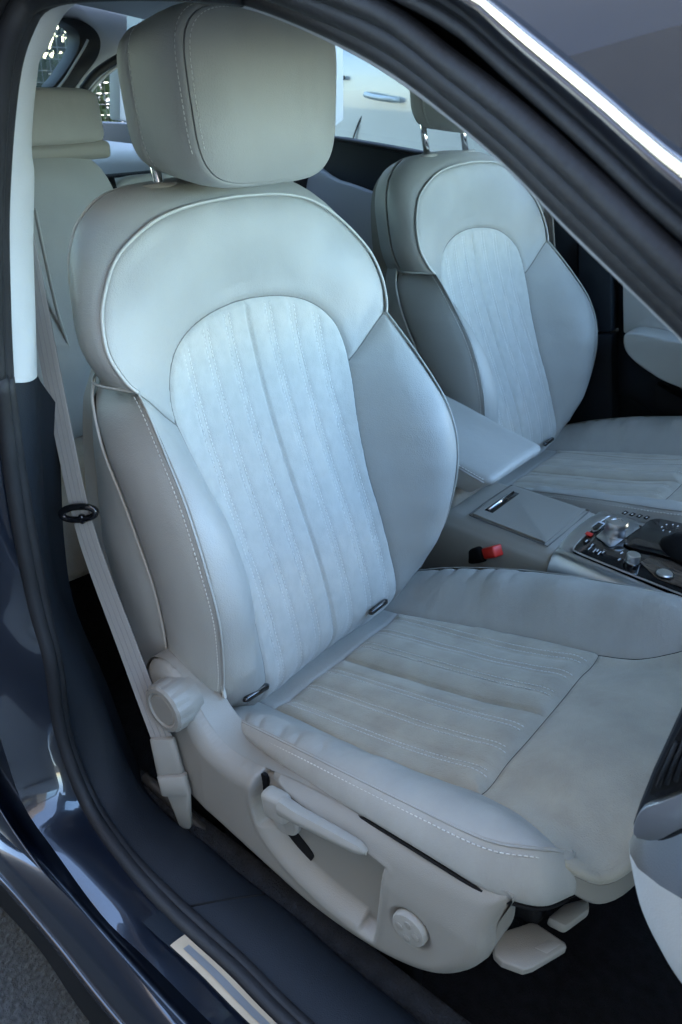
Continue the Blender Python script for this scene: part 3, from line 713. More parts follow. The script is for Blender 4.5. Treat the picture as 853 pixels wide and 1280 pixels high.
cpart(loft('pillar_outer', [off(ub_rub, (-.010, -.02, .01)), off(ub_rub, (-.004, -.035, .012)), off(ub_rub, (-.02, -.06, .02)), off(ub_rub, (-.08, -.065, .03))], 'car_paint', None))
# --- A pillar
def arail(spec, roof, fr):
    return rail(spec, 70, pre=roof, post=fr)
RF = [(-.12,-.236,.790),(.0,-.238,.790)]
FR = [(.62,-.40,.59),(.80,-.445,.49),(1.02,-.49,.37)]
def aro(dy, dz): return [FW(p, 0, dy, dz) for p in RF], [FW(p, 0, dy, dz) for p in FR]
A0 = arail([(302,0,-.247),(430,50,-.267),(516,101,-.287),(633,193,-.315),(724,284,-.337),(853,406,-.36)], *aro(0, 0))
A1 = arail([(470,0,-.305),(560,66,-.318),(640,127,-.335),(740,216,-.356),(853,325,-.38)], *aro(-.022, .035))
A2 = arail([(545,0,-.318),(640,76,-.333),(740,164,-.352),(853,268,-.375)], *aro(-.02, .055))
A3 = arail([(575,0,-.335),(640,56,-.345),(740,140,-.364),(853,240,-.385)], *aro(-.03, .062))
A4 = arail([(597,0,-.335),(640,36,-.343),(740,118,-.36),(853,214,-.38)], *aro(-.032, .07))
A5 = arail([(615,0,-.325),(640,21,-.33),(740,102,-.348),(853,196,-.368)], *aro(-.02, .078))
A6 = arail([(622,0,-.312),(640,13,-.316),(740,94,-.334),(853,187,-.354)], *aro(-.005, .082))
cpart(loft('pillar_trim', [off(A0, (-.05, .06, .02)), off(A0, (-.012, .015, .0)), off(A0, (-.002, .002, -.004)), off(A0, (.001, -.004, -.002)), off(A0, (.002, -.007, .004))], 'trim_light', None))
cpart(tube('trim_lip', off(A0, (.001, -.004, -.001)), .0032, 'trim_light', None, 8))
cpart(loft('seal_channel', [off(A0, (.002, -.006, .003)), off(A0*.5+A1*.5, (0, .006, 0)), off(A1, (-.002, .006, 0))], 'rubber', None))
cpart(loft('seal_gap', [off(A1, (-.002, .006, 0)), A1*.7+A2*.3+np.array([-.01, .03, -.012]), A1*.3+A2*.7+np.array([-.01, .03, -.012]), A2], 'black', None))
for t, rr in ((.20, .0075), (.52, .008), (.84, .0065)):
    cpart(tube('door_seal', A0*(1-t)+A1*t, rr, 'rubber', None, 12))
cpart(tube('door_seal', A1*.12+A2*.88+np.array([-.002, .006, -.003]), .0042, 'rubber', None, 10))
rows = []
for k in range(5): t = k/4; rows.append(A2*(1-t)+A3*t)
cpart(loft('pillar_flange', rows, 'car_paint', None))
M34 = A3*.5+A4*.5
cpart(loft('pillar_outer', [A3, A3*.6+A4*.4+np.array([.0, -.002, .001]), M34], 'car_paint', None))
M45 = A4*.35+A5*.65
cpart(loft('highlight_strip', [M34, M34*.6+A4*.4+np.array([.0, -.0014, .0008]), A4+np.array([.0004, -.0010, .0014]), A4*.6+M45*.4+np.array([.0005, -.0003, .0016]), M45], 'highlight_strip', None))  # added metal strip in place of the bright reflection along the painted pillar edge
rows = [M45, M45*.5+A5*.5+np.array([.0003, -.0005, .0008]), A5]
cpart(loft('pillar_outer', rows, 'car_paint', None))
cpart(loft('windscreen_gap', [A5, A5*.5+A6*.5-np.array([0, 0, .004]), A6], 'black', None))
# windscreen between the two pillars, with its dark ceramic border, near one widened in place of the glass's dark reflection
FARY = .745
far = lambda P: np.array(P)*np.array([1, -1, 1])+np.array([0, FARY, 0])
HI = int(np.argmin(np.abs(A6[:, 0]-.42))); WN, WF = A6[HI:], far(A6[HI:])
def wrow(t):
    b = 4*t*(1-t); return WN*(1-t)+WF*t+np.array([.10, 0, .075])*b
cpart(loft('windscreen_border', [wrow(t) for t in (0, .03, .06, .09, .12)], 'gloss_black', None))
cpart(loft('windscreen', [wrow(t) for t in np.linspace(.12, .97, 24)], 'windscreen_glass', None))
cpart(loft('windscreen_border', [wrow(t) for t in (.97, .985, 1)], 'gloss_black', None))
for nm, A, B, m in (('pillar_outer', A3, A6, 'car_paint'), ('pillar_trim', A0, A3, 'trim_light')):
    cpart(loft(nm, [far(A), far(A*.5+B*.5), far(B)], m, None))
# roof skin and lining
TOP = A6[:HI+1]; NEARR = resample_n(np.vstack([[(-1.32,-.2,.84),(-1.0,-.225,.855),(-.5,-.235,.872)], TOP[1:]]), 60)
def roofrow(t, dz=0, cr_=.05, fx=.10):
    b = 4*t*(1-t); w = np.clip((NEARR[:, 0]+.3)/.7, 0, 1)[:, None]
    return NEARR*(1-t)+far(NEARR)*t+np.array([0, 0, cr_])*b+w*np.array([fx, 0, .025])*b*.98+np.array([0, 0, dz])
cpart(loft('roof', [roofrow(t) for t in np.linspace(0, 1, 17)], 'car_paint', None))
cpart(loft('roof_lining', [roofrow(t, -.022, .048, .095) for t in np.linspace(.03, .97, 17)], 'lining', None))
rr = roofrow(.02, -.05)
# cant rail between lining and opening, near and far
edge = np.array([p for p in roofrow(.03, -.022) if p[0] < .1])
cpart(loft('roof_rail', [edge, np.stack([edge[:, 0], edge[:, 1]-.01, np.minimum(edge[:, 2]-.01, .80)], 1)], 'trim_light', None))
cpart(loft('roof_rail', [far(edge), far(np.stack([edge[:, 0], edge[:, 1]+.0, edge[:, 2]-.045], 1)), far(np.stack([edge[:, 0], edge[:, 1]-.03, edge[:, 2]-.055], 1))], 'trim_light', None))
# floor
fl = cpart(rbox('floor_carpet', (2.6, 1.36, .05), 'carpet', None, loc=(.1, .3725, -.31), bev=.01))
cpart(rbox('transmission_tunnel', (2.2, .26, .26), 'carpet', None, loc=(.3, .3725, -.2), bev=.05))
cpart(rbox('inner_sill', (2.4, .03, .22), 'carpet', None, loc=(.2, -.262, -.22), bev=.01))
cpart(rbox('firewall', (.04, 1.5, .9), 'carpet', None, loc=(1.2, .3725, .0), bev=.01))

# --- far side of the cabin
def wall_part(name, px, y, thick, m, par=None, bev=.006):
    return cpart(prism(name, [at(a, b, 1, y) for a, b in px], (0, thick, 0), m, None, bev), par)
def smooth_px(px, n=4): return [tuple(p) for p in cr(px, n, True)]
# far B pillar
wall_part('pillar_lower_trim', [(690,262),(722,272),(722,560),(690,560)], 1.035, .06, 'trim_dark')
wall_part('pillar_lower_trim', [(722,306),(724,302),(758,296),(763,310),(765,416),(722,416)], 1.015, .06, 'trim_dark', bev=.008)
wall_part('pillar_lower_trim', [(714,418),(765,418),(766,560),(714,560)], 1.01, .06, 'trim_dark', bev=.008)
wall_part('pillar_trim', [(640,120),(760,120),(760,298),(724,276),(690,268),(640,262)], 1.03, .05, 'trim_light')
# far front door
door = wall_part('front_door', [(772,180),(1200,160),(1200,640),(772,640)], 1.045, .05, 'trim_dark')
cpart(prism('door_upper_panel', [at(a, b, 1, 1.02) for a, b in smooth_px([(782,200),(1100,190),(1100,440),(900,430),(820,424),(784,418),(779,400),(779,300)])], (0, .05, 0), 'trim_light', door, .008), door)
arm = [(779,424),(790,416),(853,428),(1000,452),(1150,470),(1150,560),(1000,535),(853,486),(812,466),(785,444)]
cpart(prism('door_armrest', [at(a, b, 1, .955) for a, b in smooth_px(arm)], (0, .09, 0), 'leather', door, .015, 4), door)
cpart(prism('door_pocket', [at(a, b, 1, 1.0) for a, b in smooth_px([(818,480),(850,497),(950,530),(1050,560),(1050,600),(870,560),(830,530)])], (0, .02, 0), 'black', door, .002), door)
cpart(tube('trim_line', cr([at(a, b, 1, 1.043) for a, b in ((765,488),(800,505),(830,530),(870,548),(1000,575))], 6), .0022, 'trim_dark', door, 6), door)
# far rear door and its glass
rdoor = wall_part('rear_door', [(60,150),(300,160),(418,172),(470,181),(520,190),(690,210),(690,560),(300,600),(60,600)], 1.05, .05, 'trim_dark')
cpart(prism('door_upper_panel', [at(a, b, 1, 1.03) for a, b in smooth_px([(384,224),(420,226),(470,243),(530,262),(600,280),(600,420),(384,420)])], (0, .03, 0), 'trim_light', rdoor, .006), rdoor)
cpart(tube('window_seal', [at(300,161,1,1.045), at(418,173,1,1.045), at(470,182,1,1.045), at(520,191,1,1.045), at(690,212,1,1.045)], .006, 'rubber', rdoor, 8), rdoor)
gl = [at(300,158,1,1.07), at(690,209,1,1.07), at(690,60,1,1.0), at(300,-20,1,1.0)]
cpart(mesh_obj('window', gl, [(0,1,2,3)], 'glass', rdoor), rdoor)
gl = [at(768,176,1,1.08), at(1150,158,1,1.08), at(1150,40,1,1.02), at(768,60,1,1.0)]
cpart(mesh_obj('window', gl, [(0,1,2,3)], 'glass', door), door)
for nm in (rdoor, door):
    for ch in nm.children: ch.location = (0, 0, 0)
# rear end: window aperture, C pillar, parcel shelf
def rear_part(name, px, x, thick, m, bev=.006): return cpart(prism(name, [at(a, b, 0, x) for a, b in px], (thick, 0, 0), m, None, bev))
rear_part('rear_window_frame', smooth_px([(76,22),(98,24),(118,36),(126,52),(122,72),(104,96),(90,112),(66,112),(80,92),(96,66),(100,48),(94,36),(78,26)], 4), -1.32, -.05, 'rubber')
cpart(tube('frame_trim', cr([at(a, b, 0, -1.30) for a, b in ((110,50),(104,62),(92,82),(82,98),(72,111))], 5), .003, 'trim_light', None, 6))
rear_part('pillar_trim', [(118,36),(124,52),(120,74),(102,98),(90,116),(110,116),(160,72),(160,-40),(60,-40),(70,20),(98,23)], -1.34, -.05, 'trim_light')
rear_part('pillar_trim', [(150,-40),(430,-40),(430,150),(380,190),(150,150)], -1.5, -.05, 'trim_light')
cpart(tube('window_seal', cr([at(a, b, 0, -1.25) for a, b in ((104,112),(120,92),(150,72),(180,60))], 5), .01, 'rubber', None, 8))
cpart(tube('window_seal', cr([at(a, b, 0, -1.24) for a, b in ((112,116),(128,98),(152,80),(180,70))], 5), .004, 'trim_light', None, 8))
cpart(rbox('rear_bulkhead', (.04, 1.3, .8), 'carpet', None, loc=(-1.0, .37, .12), bev=.01))
# near rear door, closed, behind the pillar
nd = cpart(rbox('rear_door', (1.0, .10, .72), 'car_paint', None, loc=(-.74, -.42, .08), bev=.03))
cpart(rbox('door_lining', (.98, .05, .70), 'trim_light', None, loc=(-.74, -.335, .08), bev=.02), nd)
cpart(mesh_obj('window', [(-1.24,-.40,.44),(-.24,-.40,.44),(-.20,-.30,.78),(-1.2,-.28,.80)], [(0,1,2,3)], 'rear_glass', None), nd)
for ch in nd.children: ch.location = (0, 0, 0)
xs_ = np.linspace(-1.36, -.36, 14)
cpart(loft('roof_rail', [[np.array([x, -.20, .868]) for x in xs_], [np.array([x, -.262, .83]) for x in xs_], [np.array([x, -.305, .77]) for x in xs_]], 'lining', None))
cpart(rbox('rear_quarter', (.6, .1, 1.2), 'trim_light', None, loc=(-1.55, -.3, .2), bev=.03))
cpart(rbox('parcel_shelf', (1.1, 1.3, .03), 'lining', None, loc=(-1.5, .37, .50), bev=.01))
gl = [(-1.34,-.2,.88),(-1.34,.95,.88),(-2.05,1.0,.50),(-2.05,-.25,.50)]
cpart(mesh_obj('rear_window', gl, [(0,1,2,3)], 'rear_glass', None))

# open front door on the near side, swung out ahead of the camera position
od = bpy.data.objects.new('front_door', None); C.objects.link(od); od.parent = car; od.location = (1.12, -.50-.3725, -GZ); od.rotation_euler = (0, 0, R(62))
rbox('door_body', (1.08, .09, .62), 'car_paint', od, loc=(-.54, -.02, -.02), bev=.02)
dl = rbox('door_lining', (1.02, .05, .60), 'trim_light', od, loc=(-.54, .05, -.02), bev=.015)
rbox('door_armrest', (.7, .06, .08), 'leather', dl, loc=(-.5, .095, .05), bev=.02)
tube('window_frame', ccr([(-1.06, 0, .28), (-1.07, .05, .62), (-.98, .09, .74), (-.6, .09, .72), (-.25, .05, .52), (-.02, 0, .28)], 8), .016, 'rubber', od, 10)
mesh_obj('window', [(-1.06, 0, .28), (-1.05, .05, .62), (-.98, .09, .73), (-.6, .09, .71), (-.25, .05, .51), (-.03, 0, .28)], [(0, 1, 2, 3, 4, 5)], 'glass', od)

# ================================================================== front seats
def make_seat(loc, label, near):
    s = thing('front_seat', label, 'seat', loc, 'front seats')
    return s
seat = make_seat((0, 0, 0), 'grey beige front seat nearest the open door, recliner wheel on its side', True)
build_backrest(seat); build_headrest(seat); build_cushion(seat); build_trim(seat); build_rails(seat)
seat2 = make_seat((-.0943, .7452, -.0093), 'grey beige front seat on the far side, beyond the centre console', False)
def copy_tree(o, parent):
    c = o.copy(); C.objects.link(c); c.parent = parent
    for ch in list(o.children): copy_tree(ch, c)
    return c
for ch in list(seat.children):
    if ch.name.split('.')[0] in ('side_trim',): continue
    c = copy_tree(ch, seat2)
    if ch.name.split('.')[0] in ('backrest', 'headrest'): c.rotation_euler = (0, -.2705, 0)
    if ch.name.split('.')[0] == 'headrest':
        c.location = Vector((math.sin(-.2705)*.035, 0, math.cos(.2705)*.035))      # raised a little higher
        for g in c.children:
            if g.name.split('.')[0] == 'post_collar': g.location = (0, 0, -.035)

# ================================================================== rear seat
rs = thing('rear_seat', 'grey leather rear bench behind the near front seat', 'seat', (-.75, .1, -.1))
def rpart(o): o.parent = rs; o.location = (.75, -.1, .1); return o
def soft_box(name, c, half, m, rotd=0, e=5, n=48, mm=24):
    rows = []; Rm = np.array(Matrix.Rotation(R(rotd), 3, 'Y'))
    for i in range(mm+1):
        a = -math.pi/2+math.pi*i/mm; z = math.copysign(abs(math.sin(a))**(2/e), math.sin(a)); w = abs(math.cos(a))**(2/e)
        rows.append([Rm@np.array([half[0]*w*math.copysign(abs(math.cos(t))**(2/e), math.cos(t)), half[1]*w*math.copysign(abs(math.sin(t))**(2/e), math.sin(t)), half[2]*z])+np.array(c) for t in np.linspace(0, 2*math.pi, n, endpoint=False)])
    return loft(name, rows, m, None, close_u=True)
rpart(soft_box('backrest', (-.72, .02, .36), (.06, .25, .25), 'leather', -12))
rpart(soft_box('centre_backrest', (-.735, .4, .31), (.055, .155, .24), 'leather', -12))
rpart(soft_box('backrest', (-.90, .74, .36), (.06, .2, .24), 'leather', -12))
rpart(soft_box('headrest', (-.775, .075, .648), (.05, .19, .047), 'leather', -8, 7))
rpart(rbox('headrest_base', (.09, .36, .03), 'plastic_pale', None, loc=(-.765, .085, .60), bev=.01))
rpart(soft_box('headrest', (-.95, .74, .63), (.05, .14, .047), 'leather', -8))
rpart(soft_box('cushion', (-.56, .0, .065), (.20, .24, .075), 'suede_worn', -8))
rpart(soft_box('cushion', (-.56, .42, .065), (.20, .17, .075), 'leather', -8))
rpart(soft_box('cushion', (-.56, .84, .065), (.20, .24, .075), 'suede_worn', -8))
for y0 in (-.1, .06):
    P = cr([(-.655, y0+.03, .16), (-.672, y0+.02, .3), (-.70, y0, .44), (-.735, y0-.005, .56)], 6); rpart(tube('seam', P, .003, 'seam', None, 6))
rpart(tube('bench_gap', cr([(-.70, .272, .12), (-.70, .272, .35), (-.74, .268, .55)], 5), .008, 'black', None, 8))
rpart(rbox('seat_base', (.3, 1.3, .3), 'carpet', None, loc=(-.6, .37, -.14), bev=.02))
rpart(tube('piping', cr([at(a, b, 0, -.648) for a, b in ((44,262),(56,320),(72,390),(88,440),(94,470))], 5), .003, 'piping', None, 8))

# ================================================================== seat belts
def ribbon(P, width, wdir, th=.0012):
    P = np.asarray(P, float); T = np.gradient(P, axis=0); rows = []
    for p, t in zip(P, T):
        w = np.array(wdir, float); w -= t*(w@t)/(t@t); w /= np.linalg.norm(w); n = np.cross(t, w); n /= np.linalg.norm(n)
        rows.append((p, w, n))
    return rows
belt = thing('seat_belt', 'taupe seat belt hanging beside the near front seat', 'seat belt', (-.02, -.29, -.1))
def bpart(o, par=None):
    o.parent = par or belt
    if par is None: o.location = (.02, .29, .1)
    return o
bp = ccr([at(a, b, 1, y) for a, b, y in ((22,250,-.225),(44,360,-.24),(67,480,-.25),(97,625,-.26),(112,680,-.263),(160,810,-.272),(203,925,-.285))], 8)
fr = ribbon(bp, .024, (.88, .45, .0))
hw = np.linspace(.0105, .0130, len(fr))
rows = []
for s in np.linspace(-1, 1, 13):
    rows.append([p+w*h*s+n*(.0004*(1-s*s)) for (p, w, n), h in zip(fr, hw)])
back = [[p+w*h*s-n*.0012 for (p, w, n), h in zip(fr, hw)] for s in (1, -1)]
bpart(loft('webbing', rows+back+[rows[0]], 'webbing', None))
for s in (-.5, .0, .5):
    bpart(tube('woven_stripe', [p+w*h*s+n*.0002 for (p, w, n), h in zip(fr, hw)], .0006, 'webbing_edge', None, 6))
# black stop with slot
c0 = at(100,638,1,-.262); (p, w, n) = min(fr, key=lambda f: np.linalg.norm(f[0]-c0))
ringp = [p+w*.022*math.cos(a)+np.array([0, 0, 1])*.0085*math.sin(a)+n*.004 for a in np.linspace(0, 2*math.pi, 32, endpoint=False)]
bpart(tube('belt_stop', ringp, .0042, 'gloss_black', None, 10, True))
bpart(rbox('stop_button', (.008, .008, .012), 'gloss_black', None, loc=tuple(p+n*.003-np.array([0, 0, .008])+w*.003), bev=.003))
# sewn end in a plastic sleeve
e0, e1, e2, e3 = at(203,922,1,-.285), at(216,975,1,-.287), at(222,985,1,-.289), at(233,1032,1,-.282)
def sleeve(name, a, b, wa, wb, th, m):
    t = b-a; t /= np.linalg.norm(t); w = np.array([.88, .45, .0]); w -= t*(w@t); w /= np.linalg.norm(w); n = np.cross(t, w); rows = []
    for f, k in ((0,.86),(.03,1),(.5,1),(.97,1),(1,.86)):
        c = a*(1-f)+b*f; hw_ = wa*(1-f)+wb*f
        rows.append([c+w*hw_*k*math.copysign(abs(math.cos(q))**.4, math.cos(q))+n*th*k*math.copysign(abs(math.sin(q))**.6, math.sin(q)) for q in np.linspace(0, 2*math.pi, 28, endpoint=False)])
    return bpart(loft(name, rows, m, None, close_u=True, cap=True, sharp=60))
sleeve('sleeve', e0, e1, .0155, .0180, .005, 'plastic_beige')
sleeve('sleeve_fold', at(215,968,1,-.289), at(221,992,1,-.291), .0185, .0185, .0065, 'plastic_beige')
sleeve('anchor_cover', e2, e3, .0165, .0075, .005, 'plastic_beige')
belt2 = thing('seat_belt', 'taupe seat belt hanging on the far pillar behind the far seat', 'seat belt', (-.17, 1.0, -.1))
q = [at(a, b, 1, .99) for a, b in ((676,120),(681,220),(688,330),(692,430))]
for k_, (dx, m_) in enumerate(((-.028,'webbing'),(.0,'webbing'))):
    fr2 = ribbon(np.array(cr(q, 6))+np.array([dx, .006*k_, 0]), .02, (1, -.3, 0))
    rr_ = [[pp+ww*.0125*s+nn*.0008*math.cos(s*9) for pp, ww, nn in fr2] for s in np.linspace(-1, 1, 13)]
    o = loft('webbing', rr_+[[pp+ww*.0125*s-nn*.0014 for pp, ww, nn in fr2] for s in (1, -1)]+[rr_[0]], m_, None); o.parent = belt2; o.location = (.17, -1.0, .1)
o = tube('belt_guide', [at(632,185,1,.98), at(634,205,1,.98), at(640,206,1,.98)], .003, 'chrome', None, 8); o.parent = belt2; o.location = (.17, -1.0, .1)
buck = thing('belt_buckle', 'black belt buckle with red release button between seat and console', 'buckle', (.1, .285, .02))
def bkp(o): o.parent = buck; o.location = (-.1, -.285, -.02); return o
RB = Matrix.Rotation(R(-62), 3, 'Y')
RB = Matrix.Rotation(R(-20), 3, 'Z') @ Matrix.Rotation(R(55), 3, 'Y')
bc = at(618,689,1,.287)
bkp(rbox('buckle_body', (.026, .022, .06), 'black', None, loc=tuple(bc+np.array([-.036, .004, -.024])), bev=.005, rot=RB))
bkp(rbox('release_button', (.018, .024, .030), 'red_plastic', None, loc=tuple(bc+np.array([.001, -.004, .002])), bev=.003, rot=RB))

# ================================================================== centre console
con = thing('centre_console', 'grey centre console with padded armrest and dark control panel', 'console', (.2, .3725, -.1))
def kpart(o, par=None):
    o.parent = par or con
    o.location = (-.2, -.3725, .1) if par is None else (0, 0, 0)
    return o
YC = .375
# main body: cross-sections along x
def con_row(x, hw, z, side=.1):
    prof = [(-hw+.004, z-side-.12), (-hw-.004, z-side), (-hw-.002, z-.03), (-hw+.006, z-.012), (-hw+.016, z-.003), (-hw+.03, z), (0, z+.002), (hw-.03, z), (hw-.016, z-.003), (hw-.006, z-.012), (hw+.002, z-.03), (hw+.004, z-side), (hw-.004, z-side-.12)]
    return [np.array([x, YC+a, b]) for a, b in cr(prof, 4)]
kpart(loft('console_body', [con_row(x, hw, z) for x, hw, z in ((-.35,.09,.11),(-.1,.09,.112),(.05,.09,.114),(.15,.091,.115),(.206,.092,.116),(.214,.092,.112))], 'plastic_beige', None, cap=False))
# front part with satin metal side rails
kpart(loft('console_front', [con_row(x, hw, z) for x, hw, z in ((.214,.088,.112),(.3,.092,.112),(.4,.098,.112),(.6,.105,.115),(.9,.11,.16))], 'gloss_black', None, cap=True))
for s in (1, -1):
    rows = []
    for x, hw, z in ((.2125,.090,.114),(.222,.092,.1175),(.3,.096,.117),(.4,.104,.117),(.6,.112,.12),(.9,.118,.165)):
        prof = [(hw-.022, z-.002), (hw-.02, z+.002), (hw-.012, z+.003), (hw-.002, z-.001), (hw+.005, z-.012), (hw+.008, z-.026), (hw+.006, z-.04), (hw+.001, z-.048)]
        rows.append([np.array([x, YC+s*a, b]) for a, b in cr(prof, 5)])
    kpart(loft('metal_rail', rows, 'satin_metal', None))
# rear cross piece of the metal frame
rows = []
for y in np.linspace(-.072, .072, 13):
    xx = .222-.012*math.cos(y/.072*1.2)*0
    c = .215+.008*(1-(y/.072)**2)*-1
    rows.append([np.array([c+dx, YC+y, .1155+dz]) for dx, dz in ((-.004,-.006),(-.003,.001),(.002,.0035),(.018,.0035),(.0235,.0015),(.0255,-.006))])
kpart(loft('metal_bridge', rows, 'satin_metal', None, sharp=40))
# sliding lid with chrome grip
lid = kpart(prism('storage_lid', cr([(.062,YC-.055,.1155),(.07,YC-.066,.1155),(.13,YC-.068,.1155),(.186,YC-.069,.1155),(.192,YC-.062,.1155),(.193,YC+.06,.1155),(.186,YC+.067,.1155),(.13,YC+.067,.1155),(.07,YC+.066,.1155),(.062,YC+.055,.1155)], 3, True), (0, 0, .0045), 'plastic_beige', None, .002))
kpart(prism('grip_recess', [(.071,YC-.045,.1185),(.086,YC-.045,.1185),(.086,YC+.045,.1185),(.071,YC+.045,.1185)], (0, 0, .0022), 'gloss_black', lid, .001), lid)
kpart(tube('grip_bar', [(.076,YC-.041,.1215),(.076,YC+.041,.1215)], 0.0022, 'chrome', lid, 8), lid)
P = np.array(cr([(.057,YC-.055,.117),(.066,YC-.071,.117),(.13,YC-.073,.117),(.19,YC-.074,.117),(.198,YC-.064,.117),(.199,YC+.062,.117),(.19,YC+.072,.117),(.13,YC+.072,.117),(.066,YC+.071,.117),(.057,YC+.055,.117)], 3, True))
kpart(tube('lid_gap', P, .0011, 'groove', lid, 6, True), lid)
# armrest
arm_ = bpy.data.objects.new('armrest', None); C.objects.link(arm_); arm_.parent = con; arm_.location = (-.2, -.3725, .1)
rows = []
for xt, xb, zt, zb, k in ((.100,.070,.190,.172,.90),(.0985,.064,.197,.163,.97),(.095,.060,.2005,.159,.99),(.088,.054,.203,.157,1),(.03,.02,.214,.160,1),(-.06,-.07,.235,.17,1),(-.2,-.2,.262,.19,1),(-.34,-.34,.28,.2,1)):
    zc, hh = (zt+zb)/2, (zt-zb)/2; rr_ = []
    for q in np.linspace(0, 2*math.pi, 72, endpoint=False):
        sy, sz = math.copysign(abs(math.cos(q))**.28, math.cos(q)), math.copysign(abs(math.sin(q))**.36, math.sin(q))
        rr_.append(np.array([xb+(xt-xb)*(sz+1)/2, YC+.088*k*sy*(1 if sz > 0 else .96), zc+hh*sz+.003*(1-sy*sy)*(sz > .5)]))
    rows.append(rr_)
o = loft('pad', rows, 'leather', arm_, close_u=True, cap=True)
o = tube('pad_seam', [np.array([x, YC-.0885, z]) for x, z in ((.086,.191),(.03,.203),(-.06,.222),(-.2,.247),(-.34,.264))], .0012, 'leather', arm_, 6)
stitches('stitching', [[np.array([x, YC-.0888, z+.005]) for x, z in ((.086,.191),(.03,.203),(-.06,.222),(-.2,.247),(-.34,.264))]], arm_)
rbox('armrest_base', (.3, .15, .06), 'plastic_beige', arm_, loc=(-.12, YC, .145), bev=.01)
# control panel
ZP = .1215
kp = cr([(.232,YC-.058,ZP),(.243,YC-.07,ZP),(.3,YC-.074,ZP),(.45,YC-.08,ZP),(.7,YC-.085,ZP),(.7,YC+.085,ZP),(.45,YC+.08,ZP),(.3,YC+.074,ZP),(.243,YC+.07,ZP),(.232,YC+.058,ZP),(.2295,YC,ZP)], 4, True)
pan = kpart(prism('control_panel', kp, (0, 0, -.005), 'gloss_black', None, .0015))
kpart(tube('panel_rim', np.array(kp)+np.array([0, 0, .0005]), .0016, 'satin_metal', pan, 6, True), pan)
def P2(a, b, z): q = at(a, b, 2, z); return q
kb = P2(770, 668, ZP)
def flat(name, px, m, lift=.001, th=.0016, bev=.0004): 
    return kpart(prism(name, [at(a, b, 2, ZP+lift) for a, b in px], (0, 0, th), m, pan, bev), pan)
flat('knob_plate', [(745,671),(752,665),(777,648),(798,656),(800,660),(768,683),(762,684)], 'satin_metal')
kc = at(770,661,2,ZP+.012)
kn = kpart(lathe('rotary_knob', [(.0155,-.012),(.0168,-.010),(.0168,-.003),(.0160,.002),(.0172,.004),(.0172,.011),(.0155,.014),(.009,.0145),(.0085,.013),(0,.0125)], 'satin_metal', pan, tuple(kc), (0, 0, 1), 40), pan)
kc2 = at(791,700,2,ZP+.010)
kpart(lathe('volume_knob', [(.0098,-.010),(.0102,-.002),(.0092,.0),(.0100,.002),(.0100,.008),(.009,.0098),(0,.0102)], 'satin_metal', pan, tuple(kc2), (0, 0, 1), 32), pan)
kpart(lathe('volume_knob_base', [(.0115,-.010),(.0115,-.003),(.0105,-.002),(0,-.002)], 'gloss_black', pan, tuple(kc2), (0, 0, 1), 32), pan)
kc3 = at(831,718,2,ZP+.002)
kpart(lathe('start_button', [(.0112,-.001),(.0112,.002),(.0095,.0036),(0,.0036)], 'satin_metal', pan, tuple(kc3), (0, 0, 1), 32), pan)
kpart(lathe('start_ring', [(.0135,-.002),(.0135,.0012),(.0118,.0014),(.0118,-.002)], 'gloss_black', pan, tuple(kc3), (0, 0, 1), 32), pan)
flat('red_key', [(731,668),(734,665),(742,668),(739,671)], 'red_plastic')
flat('control_key', [(739,659),(748,652),(757,655),(748,664),(741,665)], 'grey_print')
flat('control_key', [(740.5,659.5),(748,654),(754.5,656),(747,662.5),(742,663.5)], 'gloss_black', .003)
for a, b in ((729,676),(736,681),(743,688),(750,690)):
    flat('control_key', [(a,b+2),(a+5,b-3),(a+9,b-1),(a+4,b+4)], 'gloss_black')
    flat('key_print', [(a+2.5,b+1.2),(a+4.8,b-1.2),(a+6.2,b-.6),(a+3.9,b+1.8)], 'grey_print', .003, .0006, .0001)
for a, b in ((735,683),(741,686),(747,689)):
    flat('key_print', [(a,b+4),(a+4,b),(a+5,b+.6),(a+1,b+4.6)], 'grey_print', .003, .0006, .0001)
for a, b in ((777,640),(786,642),(795,644),(804,646)):
    flat('control_key', [(a,b+2),(a+5,b-1),(a+9,b+1),(a+4,b+4)], 'gloss_black')
    flat('key_print', [(a+3,b+1.4),(a+5,b+.2),(a+6,b+.6),(a+4,b+1.8)], 'grey_print', .003, .0006, .0001)
for a, b in ((772,698),(775,690)):
    flat('key_print', [(a,b+2),(a+3,b),(a+4.5,b+.8),(a+1.5,b+2.8)], 'grey_print', .0012, .0006, .0001)
flat('wood_inlay', [(800,703),(815,695),(853,706),(900,720),(900,745),(853,735),(822,724)], 'wood_trim', .0003, .001)
# gear selector: dark boot and lever base
gb = [at(a, b, 2, ZP+.001) for a, b in ((780,678),(800,662),(818,650),(853,656),(930,670),(960,700),(900,708),(853,702),(815,692),(790,686))]
gs = kpart(prism('selector_plate', cr(gb, 4, True), (0, 0, .003), 'gloss_black', pan, .001), pan)
gcen = at(868,686,2,ZP+.01)
rows = []
for h, w, l in ((0,.042,.062),(.006,.041,.06),(.012,.034,.052),(.018,.03,.045),(.022,.018,.03),(.024,.003,.005)):
    rows.append([np.array([gcen[0]+.012+l*math.cos(q), gcen[1]+w*math.sin(q)*(1+.12*math.sin(3*q)), ZP+.002+h*(1+.25*math.sin(2*q+1))]) for q in np.linspace(0, 2*math.pi, 48, endpoint=False)])
kpart(loft('selector_boot', rows, 'black', pan, close_u=True, cap=True), pan)
for a, b in ((826,658),(832,655),(840,655),(846,657),(836,664),(828,662)):
    flat('gear_mark', [(a,b+1.2),(a+1.6,b),(a+2.8,b+.6),(a+1.2,b+1.8)], 'grey_print', .0048, .0005, .0001)
for ch in pan.children: ch.location = (0, 0, 0)

